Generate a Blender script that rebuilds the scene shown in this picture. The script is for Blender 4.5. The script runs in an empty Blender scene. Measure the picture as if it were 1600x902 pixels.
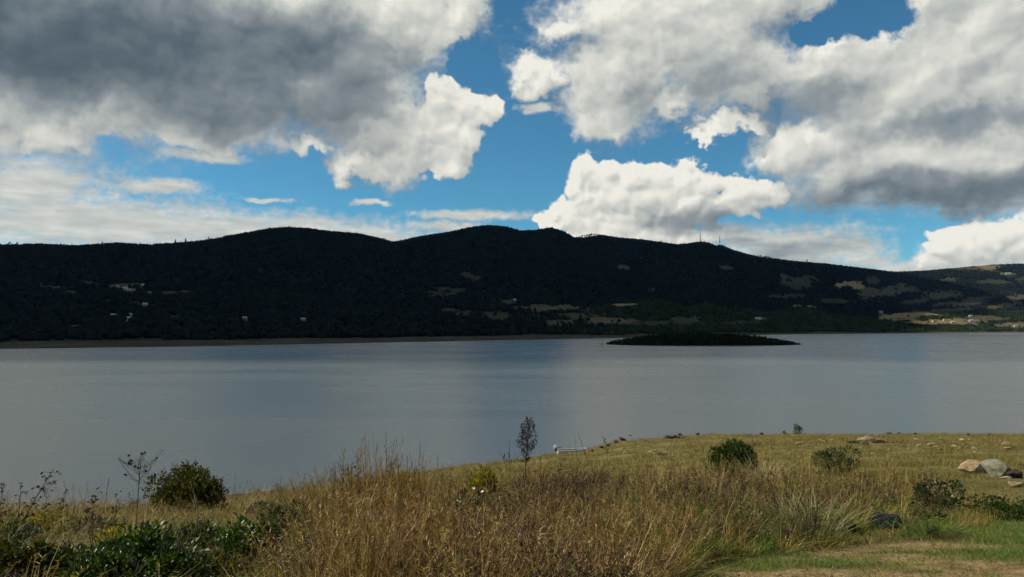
import bpy, bmesh, math, random
import numpy as np
from mathutils import Vector, Matrix, noise as mnoise

R = math.radians
scene = bpy.context.scene
COL = scene.collection

# ------------------------------------------------------------------ camera
F = 1256.0 / 1600.0               # focal length over picture width
CAM_Z = 15.0                      # metres above the lake
PITCH = math.atan((512 - 451) / 1256.0)
cam_data = bpy.data.cameras.new('camera')
cam_data.sensor_width = 36.0
cam_data.lens = 36.0 * F
cam_data.clip_start = 0.05
cam_data.clip_end = 40000
cam = bpy.data.objects.new('camera', cam_data)
COL.objects.link(cam)
cam.location = (0, 0, CAM_Z)
cam.rotation_euler = (math.pi / 2 + PITCH, 0, 0)
scene.camera = cam


def ray(px, py):
    """world direction (forward component 1) of a photo pixel, for surveying the place"""
    c, s = (px - 800) / 1256.0, (451 - py) / 1256.0
    y = math.cos(PITCH) - s * math.sin(PITCH)
    z = math.sin(PITCH) + s * math.cos(PITCH)
    return c / y, z / y


# ------------------------------------------------------------------ light
SUN_AZ = R(-84)                   # from the view direction (+Y), negative = left
SUN_EL = R(38)
sun_dir = Vector((math.sin(SUN_AZ) * math.cos(SUN_EL), math.cos(SUN_AZ) * math.cos(SUN_EL), math.sin(SUN_EL)))
sd = bpy.data.lights.new('sun', 'SUN')
sd.energy = 5.0
sd.angle = R(0.6)
sd.color = (1.0, 0.93, 0.80)
sun = bpy.data.objects.new('sun', sd)
COL.objects.link(sun)
sun.location = (-60, 30, 60)
sun.rotation_euler = sun_dir.to_track_quat('Z', 'Y').to_euler()

vs = scene.view_settings
vs.view_transform = 'Standard'
vs.look = 'None'
vs.exposure = 0.28
vs.gamma = 1.0
vs.use_curve_mapping = False
scene.cycles.use_denoising = True
scene.cycles.use_adaptive_sampling = True
scene.cycles.adaptive_threshold = 0.02
scene.cycles.adaptive_min_samples = 12
scene.cycles.max_bounces = 5
scene.cycles.diffuse_bounces = 2
scene.cycles.glossy_bounces = 3
scene.cycles.transmission_bounces = 4
scene.cycles.transparent_max_bounces = 8
scene.cycles.sample_clamp_indirect = 4.0


class G:
    """small helper to write node trees as expressions"""
    def __init__(self, nt):
        self.nt = nt

    def node(self, t, **props):
        n = self.nt.nodes.new(t)
        for k, v in props.items():
            setattr(n, k, v)
        return n

    def put(self, sock, v):
        if isinstance(v, bpy.types.NodeSocket):
            self.nt.links.new(v, sock)
        elif v is not None:
            sock.default_value = v

    def m(self, op, a, b=None, c=None, clamp=False):
        n = self.node('ShaderNodeMath', operation=op, use_clamp=clamp)
        for i, v in enumerate((a, b, c)):
            self.put(n.inputs[i], v)
        return n.outputs[0]

    def v(self, op, a, b=None, scale=None):
        n = self.node('ShaderNodeVectorMath', operation=op)
        self.put(n.inputs[0], a)
        self.put(n.inputs[1], b)
        if scale is not None:
            self.put(n.inputs[3], scale)
        return n.outputs[1] if op in ('LENGTH', 'DOT_PRODUCT', 'DISTANCE') else n.outputs[0]

    def comb(self, x, y, z=0.0):
        n = self.node('ShaderNodeCombineXYZ')
        for i, v in enumerate((x, y, z)):
            self.put(n.inputs[i], v)
        return n.outputs[0]

    def sep(self, v):
        n = self.node('ShaderNodeSeparateXYZ')
        self.put(n.inputs[0], v)
        return n.outputs

    def noise(self, vec, scale, detail=4.0, rough=0.5, dist=0.0, color=False, lac=2.0, dim='3D'):
        n = self.node('ShaderNodeTexNoise', noise_dimensions=dim)
        self.put(n.inputs['Vector'], vec)
        n.inputs['Scale'].default_value = scale
        n.inputs['Detail'].default_value = detail
        n.inputs['Roughness'].default_value = rough
        n.inputs['Distortion'].default_value = dist
        n.inputs['Lacunarity'].default_value = lac
        return n.outputs['Color' if color else 'Fac']

    def voro(self, vec, scale, detail=0.0, rough=0.5, feature='F1', smooth=0.5, out='Distance', rnd=1.0, dim='3D'):
        n = self.node('ShaderNodeTexVoronoi', feature=feature, voronoi_dimensions=dim)
        self.put(n.inputs['Vector'], vec)
        n.inputs['Scale'].default_value = scale
        n.inputs['Detail'].default_value = detail
        n.inputs['Roughness'].default_value = rough
        n.inputs['Randomness'].default_value = rnd
        if feature == 'SMOOTH_F1':
            n.inputs['Smoothness'].default_value = smooth
        return n.outputs[out]

    def mapping(self, vec, loc=(0, 0, 0), rot=(0, 0, 0), scale=(1, 1, 1), t='TEXTURE'):
        n = self.node('ShaderNodeMapping', vector_type=t)
        self.put(n.inputs[0], vec)
        n.inputs[1].default_value = loc
        n.inputs[2].default_value = rot
        n.inputs[3].default_value = scale
        return n.outputs[0]

    def ss(self, x, lo, hi, a=0.0, b=1.0, t='SMOOTHSTEP'):
        n = self.node('ShaderNodeMapRange', interpolation_type=t)
        for i, v in enumerate((x, lo, hi, a, b)):
            self.put(n.inputs[i], v)
        return n.outputs[0]

    def mix(self, f, a, b, blend='MIX'):
        n = self.node('ShaderNodeMix', data_type='RGBA', blend_type=blend)
        self.put(n.inputs[0], f)
        for s, v in ((n.inputs[6], a), (n.inputs[7], b)):
            if isinstance(v, tuple) and len(v) == 3:
                v = v + (1.0,)
            self.put(s, v)
        return n.outputs[2]

    def ramp(self, f, stops):
        n = self.node('ShaderNodeValToRGB')
        self.put(n.inputs[0], f)
        e = n.color_ramp.elements
        while len(e) < len(stops):
            e.new(0.5)
        for el, (p, c) in zip(e, stops):
            el.position = p
            el.color = c if len(c) == 4 else tuple(c) + (1.0,)
        return n.outputs[0]

    def attr(self, name, out='Fac'):
        n = self.node('ShaderNodeAttribute', attribute_name=name)
        return n.outputs[out]


# ------------------------------------------------------------------ sky with clouds
def azel(px, py):
    x, z = ray(px, py)
    return math.atan2(x, 1.0) * 12.56, math.atan2(z, math.hypot(x, 1.0)) * 12.56


def build_sky():
    w = bpy.data.worlds.new('World')
    scene.world = w
    w.use_nodes = True
    nt = w.node_tree
    nt.nodes.clear()
    g = G(nt)
    tc = g.node('ShaderNodeTexCoord')
    d = g.v('NORMALIZE', tc.outputs['Generated'])
    X, Y, Z = g.sep(d)
    u = g.m('MULTIPLY', g.m('ARCTAN2', X, Y), 12.56)
    v = g.m('MULTIPLY', g.m('ARCSINE', Z), 12.56)
    p = g.comb(u, v, 0.0)
    # the field of view sags towards the horizon: cloud bases flatten there
    wn = g.noise(p, 0.9, 5.0, 0.55, color=True, dim='2D')
    w1 = g.v('SCALE', g.v('SUBTRACT', wn, (0.5, 0.5, 0.5)), scale=0.85)
    wn2 = g.noise(p, 4.2, 3.0, 0.6, color=True, dim='2D')
    w2 = g.v('SCALE', g.v('SUBTRACT', wn2, (0.5, 0.5, 0.5)), scale=0.32)
    pw = g.v('ADD', g.v('ADD', p, w1), w2)

    def blob(xy, carry, cx, cy, rx, ry, rot=0.0):
        # distance from a cloud's centre in units of its half axes; the running result rides along in z
        # (divided away) so that the nodes are evaluated one after another
        a, e = azel(cx, cy)
        q = g.comb(xy[0], xy[1], 0.0 if carry is None else carry)
        sx, sy = 100.0 / rx, 100.0 / ry
        n = g.node('ShaderNodeVectorMath', operation='MULTIPLY_ADD')
        g.put(n.inputs[0], q)
        n.inputs[1].default_value = (sx, sy, 1e-7)
        n.inputs[2].default_value = (-a * sx, -e * sy, 0.0)
        return g.v('LENGTH', n.outputs[0])

    def field(vec, lst):
        xy = g.sep(vec)
        acc = None
        for b in lst:
            f = blob(xy, acc, *b)
            acc = f if acc is None else g.m('SMOOTH_MIN', acc, f, 0.25)
        return g.m('SUBTRACT', 1.0, acc)

    # heaped clouds: (x, y, half width, half height, tilt) as seen in the photograph
    heaps = [
        (40, 30, 520, 180), (430, 40, 330, 150), (640, 30, 120, 85), (728, 4, 58, 54), (300, 175, 220, 58, -6), (60, 196, 110, 40),
        (330, 215, 90, 26, -4), (600, 215, 95, 74, 20), (545, 150, 110, 90), (190, 195, 70, 34),
        (488, 226, 40, 17, 8), (548, 258, 44, 24),
        (960, 120, 105, 105), (1010, 70, 130, 80), (832, 112, 50, 32, 20), (1050, 30, 210, 75), (1150, 110, 120, 75), (1230, -20, 150, 52), (930, 192, 54, 34), (1040, 160, 60, 34),
        (1440, 120, 250, 95), (1470, 240, 260, 78), (1232, 232, 66, 50), (1302, 292, 28, 34), (1560, 60, 170, 110), (1300, 105, 110, 52), (1345, 230, 105, 58),
        (1145, 196, 64, 18, 3), (1092, 212, 22, 11), (1480, -20, 70, 60), (884, 48, 40, 26, 30), (1180, 150, 40, 30),
    ]
    # crisp cumulus low over the ridge
    cumul = [
        (640, 225, 80, 56), (690, 205, 62, 60), (735, 168, 46, 30), (765, 172, 32, 24), (700, 252, 46, 30), (690, 150, 34, 30), (590, 260, 46, 24), (720, 215, 34, 50),
        (918, 268, 30, 28), (950, 274, 30, 28), (990, 277, 32, 28), (1030, 278, 30, 28), (1072, 272, 34, 30), (1100, 296, 40, 30), (1152, 297, 42, 27), (1190, 305, 36, 24), (1214, 304, 24, 17),
        (905, 300, 34, 30), (960, 315, 70, 46), (1050, 320, 90, 40), (885, 334, 36, 26), (862, 352, 24, 18), (838, 348, 15, 14), (1130, 322, 70, 24), (1000, 360, 150, 46), (930, 345, 60, 40), (1010, 318, 90, 44),
        (1480, 380, 34, 26), (1525, 372, 44, 30), (1570, 376, 44, 32), (1610, 380, 50, 38), (1540, 400, 90, 26), (1700, 380, 110, 60),
    ]
    # flat layered cloud near the horizon
    layer = [
        (50, 290, 135, 60), (150, 350, 330, 56, -3), (420, 364, 290, 40, -4), (590, 372, 120, 24, -3), (240, 290, 90, 14, 3), (-200, 320, 300, 90),
        (580, 317, 38, 6), (735, 337, 110, 11, -2), (705, 356, 75, 14), (838, 166, 36, 10, 8),
        (1230, 378, 155, 34), (1325, 388, 66, 22), (1350, 408, 60, 14), (1440, 419, 130, 17), (1150, 370, 60, 26), (330, 246, 75, 11), (1230, 400, 160, 26), (420, 313, 36, 5), (1430, 300, 190, 34), (1560, 308, 150, 34),
    ]
    holes = [(1354, 26, 76, 36, -6), (1285, 44, 54, 20, 12), (738, 96, 44, 46, 40)]
    swarp = g.v('SCALE', w1, scale=0.5)
    offH = (-0.16, 0.26, 0.0)
    offC = (-0.09, 0.17, 0.0)
    cH = field(pw, heaps)
    cH1 = field(g.v('ADD', pw, offH), heaps)
    ho = field(g.v('ADD', p, g.v('ADD', swarp, w2)), holes)
    pc = g.v('ADD', g.v('ADD', p, g.v('SCALE', w1, scale=0.22)), g.v('SCALE', w2, scale=0.75))
    cC = field(pc, cumul)
    cC1 = field(g.v('ADD', pc, offC), cumul)
    pl = g.v('ADD', p, g.v('MULTIPLY', g.v('ADD', w1, w2), (1.0, 0.28, 0.0)))
    cL = field(pl, layer)

    # relief: height of the cloud against its height a little way towards the sun
    def dome(c):
        x = g.m('SUBTRACT', 1.0, g.m('MAXIMUM', c, 0.0))
        return g.m('SQRT', g.m('SUBTRACT', 1.0, g.m('MULTIPLY', x, x)))
    pr = g.v('MULTIPLY', g.v('ADD', p, swarp), (1.0, 1.2, 1.0))

    def billow(vec):
        a = g.voro(vec, 2.7, 1.0, 0.45, 'F1', dim='2D')
        return g.m('MULTIPLY', g.m('MULTIPLY', a, a), -1.0)

    def roll(vec):
        return g.noise(vec, 1.3, 4.0, 0.5, dim='2D')
    h0 = billow(pr)
    billows = g.m('SUBTRACT', h0, billow(g.v('ADD', pr, (-0.06, 0.11, 0.0))))
    r0 = roll(pr)
    rolls = g.m('SUBTRACT', r0, roll(g.v('ADD', pr, (-0.14, 0.24, 0.0))))
    fine = g.noise(g.v('MULTIPLY', p, (1, 1.5, 1)), 6.0, 4.0, 0.6, dim='2D')
    fz = g.m('SUBTRACT', fine, 0.5)

    rz = g.m('SUBTRACT', r0, 0.5)
    dH = g.m('ADD', cH, g.m('ADD', g.m('MULTIPLY', rz, 0.55), g.m('MULTIPLY', fz, 0.38)))
    dH = g.m('SUBTRACT', dH, g.m('MULTIPLY', g.m('MAXIMUM', g.m('ADD', ho, g.m('MULTIPLY', fz, 0.7)), 0.0), 1.25))
    aH = g.ss(dH, -0.14, 0.44)
    dC = g.m('ADD', g.m('ADD', cC, 0.05), g.m('ADD', g.m('MULTIPLY', g.m('ADD', h0, 0.10), 0.34), g.m('MULTIPLY', fz, 0.26)))
    aC = g.ss(dC, -0.06, 0.16)
    dL = g.m('ADD', cL, g.m('MULTIPLY', fz, 0.8))
    aL = g.ss(dL, -0.08, 0.72)

    # where much cloud lies between the eye and the sun its base is grey
    shade_list = [
        (100, 60, 520, 120, 0, .68), (420, 70, 240, 80, -8, .60), (380, 160, 260, 66, -8, .56), (180, 130, 260, 50, 0, .52), (545, 150, 90, 110, 10, .50), (730, 255, 40, 30, 0, .30),
        (620, 90, 70, 60, 0, .34), (200, 10, 300, 30, 0, .42),
        (1470, 304, 300, 46, 0, .56), (1260, 165, 150, 40, 0, .38), (1490, 190, 200, 30, 0, .36), (1000, 150, 70, 50, 20, .30), (1130, 120, 90, 60, 0, .34),
        (1090, 352, 120, 32, 0, .50), (1010, 330, 60, 20, 0, .18), (1200, 322, 80, 12, 0, .22), (1230, 385, 140, 22, 0, .38), (1360, 205, 90, 26, 0, .22), (1440, 70, 160, 30, 0, .16),
        (960, 345, 60, 22, 0, .16), (1560, 404, 90, 14, 0, .26), (860, 62, 50, 22, 0, .22), (1230, 30, 110, 30, 0, .16),
    ]
    sh = None
    psh = g.v('ADD', p, g.v('ADD', w1, g.v('SCALE', w2, scale=0.5)))
    shxy = g.sep(psh)
    for (cx, cy, rx, ry, rot, s) in shade_list:
        f = g.ss(blob(shxy, sh, cx, cy, rx * 1.3, ry * 1.4, rot), 1.0, 0.15, 0.0, s)
        sh = f if sh is None else g.m('SMOOTH_MAX', sh, f, 0.15)
    keep = g.m('SUBTRACT', 1.0, g.m('MULTIPLY', sh, 0.9))
    b = g.m('ADD', g.m('SUBTRACT', 0.88, sh), g.m('MULTIPLY', fz, 0.04))
    mH = g.m('MULTIPLY', g.m('SUBTRACT', dome(cH), dome(cH1)), 0.50)
    mC = g.m('MULTIPLY', g.m('SUBTRACT', dome(cC), dome(cC1)), 0.46)
    lH = g.m('ADD', g.m('ADD', mH, g.m('MULTIPLY', rolls, 0.34)), g.m('MULTIPLY', billows, 0.10))
    lC = g.m('ADD', g.m('ADD', mC, g.m('MULTIPLY', rolls, 0.28)), g.m('MULTIPLY', billows, 0.22))
    bH = g.m('ADD', g.m('MULTIPLY_ADD', lH, keep, b), g.m('MULTIPLY', rz, 0.22))
    bC = g.m('ADD', g.m('MULTIPLY_ADD', lC, keep, b), 0.11)
    ramp = [(0.0, (0.0484, 0.07, 0.0907)), (0.2, (0.0848, 0.1169, 0.1412)), (0.5, (0.234, 0.2635, 0.2772)), (0.78, (0.4891, 0.4999, 0.4653)), (1.0, (0.7237, 0.7048, 0.6371))]
    colH = g.ramp(bH, ramp)
    colC = g.ramp(bC, ramp)
    lw = g.noise(g.v('MULTIPLY', p, (0.7, 3.2, 1)), 2.0, 4.0, 0.6, dim='2D')
    colL = g.ramp(g.m('ADD', g.m('SUBTRACT', 0.86, g.m('MULTIPLY', sh, 0.8)), g.m('MULTIPLY', g.m('SUBTRACT', lw, 0.5), 0.45)), ramp)

    sky = g.node('ShaderNodeTexSky', sky_type='NISHITA')
    sky.sun_disc = False
    sky.sun_elevation = SUN_EL
    sky.sun_rotation = SUN_AZ
    sky.altitude = 2500
    sky.air_density = 1.0
    sky.dust_density = 1.0
    sky.ozone_density = 2.0
    STR = 0.10
    blue = g.mix(1.0, sky.outputs[0], (0.375, 0.79, 0.83), 'MULTIPLY')
    k = 1.0 / STR
    def up(c):
        return g.mix(1.0, c, (k, k, k), 'MULTIPLY')
    out = g.mix(g.m('MULTIPLY', aL, 0.96), blue, up(colL))
    out = g.mix(aC, out, up(colC))
    out = g.mix(aH, out, up(colH))
    bg = g.node('ShaderNodeBackground')
    g.put(bg.inputs[0], out)
    bg.inputs[1].default_value = STR

    # in all other directions the same broken cumulus goes on, spread on a plane overhead
    pd = g.v('DIVIDE', d, g.comb(*[g.m('ADD', g.m('ABSOLUTE', Z), 0.16)] * 3))
    gen = g.noise(pd, 1.3, 4.0, 0.55, dim='2D')
    cover = g.ss(gen, 0.47, 0.58)
    colG = g.ramp(g.m('SUBTRACT', 0.95, g.ss(gen, 0.50, 0.74, 0.0, 0.6)), ramp)
    cover = g.m('MULTIPLY', cover, g.ss(Z, 0.0, 0.05))
    bg2 = g.node('ShaderNodeBackground')
    g.put(bg2.inputs[0], g.mix(cover, blue, up(colG)))
    bg2.inputs[1].default_value = STR
    away = g.m('MAXIMUM', g.m('MAXIMUM', g.ss(g.m('ABSOLUTE', u), 8.2, 10.0), g.ss(v, 5.3, 6.8)), g.ss(v, -0.1, -0.4))
    ms = g.node('ShaderNodeMixShader')
    g.put(ms.inputs[0], away)
    nt.links.new(bg.outputs[0], ms.inputs[1])
    nt.links.new(bg2.outputs[0], ms.inputs[2])
    ow = g.node('ShaderNodeOutputWorld')
    nt.links.new(ms.outputs[0], ow.inputs[0])
    w.cycles.sampling_method = 'MANUAL'
    w.cycles.sample_map_resolution = 512


build_sky()

# ================================================================== helpers
rng = np.random.default_rng(7)
random.seed(7)


def material(name):
    m = bpy.data.materials.new(name)
    m.use_nodes = True
    nt = m.node_tree
    nt.nodes.clear()
    g = G(nt)
    out = g.node('ShaderNodeOutputMaterial')
    b = g.node('ShaderNodeBsdfPrincipled')
    nt.links.new(b.outputs[0], out.inputs[0])
    return m, g, b, out


def bump(g, b, h, strength=0.5, dist=0.02):
    n = g.node('ShaderNodeBump')
    n.inputs['Strength'].default_value = strength
    n.inputs['Distance'].default_value = dist
    g.put(n.inputs['Height'], h)
    g.nt.links.new(n.outputs[0], b.inputs['Normal'])


def plain(name, col, rough=0.7, var=0.25, scale=4.0, spec=0.3, metal=0.0):
    """a plain material with a little uneven colour"""
    m, g, b, o = material(name)
    tc = g.node('ShaderNodeTexCoord')
    n = g.noise(tc.outputs['Object'], scale, 5.0, 0.6)
    dark = tuple(c * (1 - var) for c in col)
    lite = tuple(min(1, c * (1 + var)) for c in col)
    g.put(b.inputs['Base Color'], g.mix(g.ss(n, 0.3, 0.7), dark, lite))
    b.inputs['Roughness'].default_value = rough
    b.inputs['Specular IOR Level'].default_value = spec
    b.inputs['Metallic'].default_value = metal
    return m


def add(name, me, mat=None, parent=None):
    if mat is not None and not me.materials:
        me.materials.append(mat)
    o = bpy.data.objects.new(name, me)
    COL.objects.link(o)
    if parent is not None:
        o.parent = parent
    return o


def mesh(name, verts, faces, smooth=False):
    me = bpy.data.meshes.new(name)
    v = np.asarray(verts, dtype=np.float32).reshape(-1, 3)
    me.from_pydata(v.tolist() if len(v) < 20000 else v, [], faces if isinstance(faces, list) else faces.tolist())
    if smooth:
        me.polygons.foreach_set('use_smooth', np.ones(len(me.polygons), dtype=bool))
    me.update()
    return me


def grid_mesh(name, P, smooth=True):
    """P: (rows, cols, 3)"""
    r, c = P.shape[:2]
    idx = np.arange(r * c).reshape(r, c)
    q = np.stack([idx[:-1, :-1], idx[:-1, 1:], idx[1:, 1:], idx[1:, :-1]], -1).reshape(-1, 4)
    me = bpy.data.meshes.new(name)
    me.vertices.add(r * c)
    me.vertices.foreach_set('co', P.astype(np.float32).ravel())
    me.loops.add(q.size)
    me.loops.foreach_set('vertex_index', q.ravel().astype(np.int32))
    me.polygons.add(len(q))
    me.polygons.foreach_set('loop_start', np.arange(0, q.size, 4, dtype=np.int32))
    me.polygons.foreach_set('loop_total', np.full(len(q), 4, dtype=np.int32))
    me.polygons.foreach_set('use_smooth', np.full(len(q), smooth, dtype=bool))
    me.update(calc_edges=True)
    me.validate()
    return me


def set_attr(me, name, arr):
    a = me.attributes.new(name, 'FLOAT', 'POINT')
    a.data.foreach_set('value', np.asarray(arr, dtype=np.float32).ravel())


def tag(o, label=None, cat=None, group=None, kind=None):
    if label:
        o['label'] = label
    if cat:
        o['category'] = cat
    if group:
        o['group'] = group
    if kind:
        o['kind'] = kind
    return o


def empty(name, loc, rz=0.0):
    o = bpy.data.objects.new(name, None)
    COL.objects.link(o)
    o.location = loc
    o.rotation_euler = (0, 0, rz)
    return o


# smooth value noise in numpy (deterministic)
_perm = np.random.default_rng(11).random((256, 256))


def vnoise(x, y):
    xi, yi = np.floor(x).astype(int), np.floor(y).astype(int)
    fx, fy = x - xi, y - yi
    fx = fx * fx * fx * (fx * (fx * 6 - 15) + 10)
    fy = fy * fy * fy * (fy * (fy * 6 - 15) + 10)
    g00 = _perm[xi % 256, yi % 256]
    g10 = _perm[(xi + 1) % 256, yi % 256]
    g01 = _perm[xi % 256, (yi + 1) % 256]
    g11 = _perm[(xi + 1) % 256, (yi + 1) % 256]
    return (g00 * (1 - fx) + g10 * fx) * (1 - fy) + (g01 * (1 - fx) + g11 * fx) * fy


def fbm(x, y, octaves=4, gain=0.5):
    a, s, t = 1.0, 0.0, 0.0
    for i in range(octaves):
        s = s + a * vnoise(x * 2 ** i + 17.3 * i, y * 2 ** i + 5.1 * i)
        t += a
        a *= gain
    return s / t


def sstep(x, a, b):
    t = np.clip((x - a) / (b - a), 0, 1)
    return t * t * (3 - 2 * t)


def scatter(name, pts, rots, scls, idx, protos, mat_kind='stuff', tone=None):
    """one 'stuff' object: points that carry instances of a few plant meshes"""
    me = bpy.data.meshes.new(name)
    n = len(pts)
    me.vertices.add(n)
    me.vertices.foreach_set('co', np.asarray(pts, dtype=np.float32).ravel())
    a = me.attributes.new('rot', 'FLOAT_VECTOR', 'POINT')
    a.data.foreach_set('vector', np.asarray(rots, dtype=np.float32).ravel())
    a = me.attributes.new('scl', 'FLOAT_VECTOR', 'POINT')
    a.data.foreach_set('vector', np.asarray(scls, dtype=np.float32).ravel())
    a = me.attributes.new('pick', 'INT', 'POINT')
    a.data.foreach_set('value', np.asarray(idx, dtype=np.int32).ravel())
    a = me.attributes.new('tone', 'FLOAT', 'POINT')
    a.data.foreach_set('value', np.asarray(tone if tone is not None else rng.random(n), dtype=np.float32).ravel())
    me.update()
    o = add(name, me)
    coll = bpy.data.collections.new(name + '_plants')
    for k, (pm, pmat) in enumerate(protos):
        if not pm.materials:
            pm.materials.append(pmat)
        po = bpy.data.objects.new('%s_plant_%02d' % (name, k), pm)
        coll.objects.link(po)
    ng = bpy.data.node_groups.new(name, 'GeometryNodeTree')
    ng.interface.new_socket('Geometry', in_out='INPUT', socket_type='NodeSocketGeometry')
    ng.interface.new_socket('Geometry', in_out='OUTPUT', socket_type='NodeSocketGeometry')
    N = ng.nodes.new
    gi, go = N('NodeGroupInput'), N('NodeGroupOutput')
    ci = N('GeometryNodeCollectionInfo')
    ci.inputs['Collection'].default_value = coll
    ci.inputs['Separate Children'].default_value = True
    ci.inputs['Reset Children'].default_value = True
    ip = N('GeometryNodeInstanceOnPoints')
    ip.inputs['Pick Instance'].default_value = True

    def named(nm, t):
        x = N('GeometryNodeInputNamedAttribute')
        x.data_type = t
        x.inputs['Name'].default_value = nm
        return x.outputs[0]
    L = ng.links.new
    L(gi.outputs[0], ip.inputs['Points'])
    L(ci.outputs[0], ip.inputs['Instance'])
    L(named('pick', 'INT'), ip.inputs['Instance Index'])
    e2r = N('FunctionNodeEulerToRotation')
    L(named('rot', 'FLOAT_VECTOR'), e2r.inputs[0])
    L(e2r.outputs[0], ip.inputs['Rotation'])
    L(named('scl', 'FLOAT_VECTOR'), ip.inputs['Scale'])
    L(ip.outputs[0], go.inputs[0])
    md = o.modifiers.new('plants', 'NODES')
    md.node_group = ng
    tag(o, kind='stuff')
    return o


# ================================================================== the far side of the lake
def curve(pts):
    a = np.array(pts, dtype=float)
    return lambda x: np.interp(x, a[:, 0], a[:, 1])


ridge_y = curve([(-1800, 392), (-900, 378), (-400, 388), (0, 383), (60, 382), (120, 384), (180, 380), (230, 383), (300, 378), (340, 372), (380, 364), (420, 357), (445, 355),
                 (480, 357), (520, 362), (560, 365), (590, 372), (615, 378), (640, 373), (670, 367), (700, 363), (730, 356), (760, 352), (790, 354), (815, 361),
                 (840, 359), (863, 356), (880, 361), (898, 371), (915, 371), (940, 367), (965, 371), (1000, 374), (1030, 378), (1060, 382), (1080, 380), (1096, 377.5),
                 (1110, 380), (1120, 384), (1128, 383), (1145, 390), (1165, 396), (1185, 401), (1210, 404), (1240, 408), (1290, 412), (1340, 418), (1400, 425),
                 (1450, 423), (1500, 418), (1550, 414), (1600, 412), (1750, 406), (2100, 400), (2600, 414), (3400, 400)])
ridge_d = curve([(-1800, 2300), (0, 2400), (445, 2950), (615, 3300), (760, 3350), (900, 3500), (1100, 3750), (1300, 4000), (1400, 4500), (1600, 5000), (3400, 5200)])
shore_y = curve([(-1800, 575), (-400, 552), (0, 545.5), (300, 541.5), (500, 537.5), (700, 533.5), (850, 530.5), (960, 528.5), (1100, 525), (1250, 522.5), (1400, 521.2), (1600, 519.6), (2000, 519), (3400, 523)])


def slope_of(py):
    s = (451 - py) / 1256.0
    return (math.sin(PITCH) + s * math.cos(PITCH)) / (math.cos(PITCH) - s * math.sin(PITCH))


def hill_param(px):
    c = (px - 800) / 1256.0
    Ys = -CAM_Z / slope_of(shore_y(px))
    Yr = ridge_d(px)
    return c, Ys, Yr, slope_of(ridge_y(px))


def hill_z(px, s):
    """height of the far hillside: px = bearing, s = 0 at the waterline .. 1 at the crest"""
    c, Ys, Yr, tr = hill_param(px)
    Y = Ys + s * (Yr - Ys)
    X = c * Y
    Zr = CAM_Z + tr * Yr
    sb = 0.09
    beach = np.clip(s / sb, -1, 1)
    zb = np.where(beach < 0, beach * 6.0, beach * 2.6 + 1.4 * np.clip(beach, 0, 1) * (fbm(X / 60, Y / 60, 3) - 0.35))
    u = np.clip((s - sb) / (1 - sb), 0, 1)
    prof = 0.55 * u ** 1.25 + 0.45 * u ** 1.9
    rid = 1 - np.abs(2 * fbm(X / 620 + 3, Y / 900 + 1, 4, 0.5) - 1)
    rid2 = 1 - np.abs(2 * fbm(X / 210 + 8, Y / 420 + 4, 3, 0.5) - 1)
    amp = np.sin(np.pi * np.clip(u, 0, 1)) ** 0.8
    z = zb + (Zr - 2.6) * (prof + amp * (0.17 * (rid - 0.72) + 0.05 * (rid2 - 0.7)))
    lim = CAM_Z + Y * tr * np.clip(0.10 + 0.90 * u ** 0.55, 0, 1)
    z = np.where(u > 0.05, np.minimum(z, lim), z)
    back = np.clip((s - 1.0) / 0.6, 0, 1)
    z = np.where(s > 1, (CAM_Z + tr * Yr) * (1 - 0.75 * back), z)
    return X, Y, z


def hill_pix(X, Y, Z):
    # where a point of the hillside appears from the viewpoint (survey of the photographed fields)
    cp, sp = math.cos(PITCH), math.sin(PITCH)
    zz = Z - CAM_Z
    f = Y * cp + zz * sp
    return 800 + 1256 * X / f, 451 - 1256 * (zz * cp - Y * sp) / f


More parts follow.
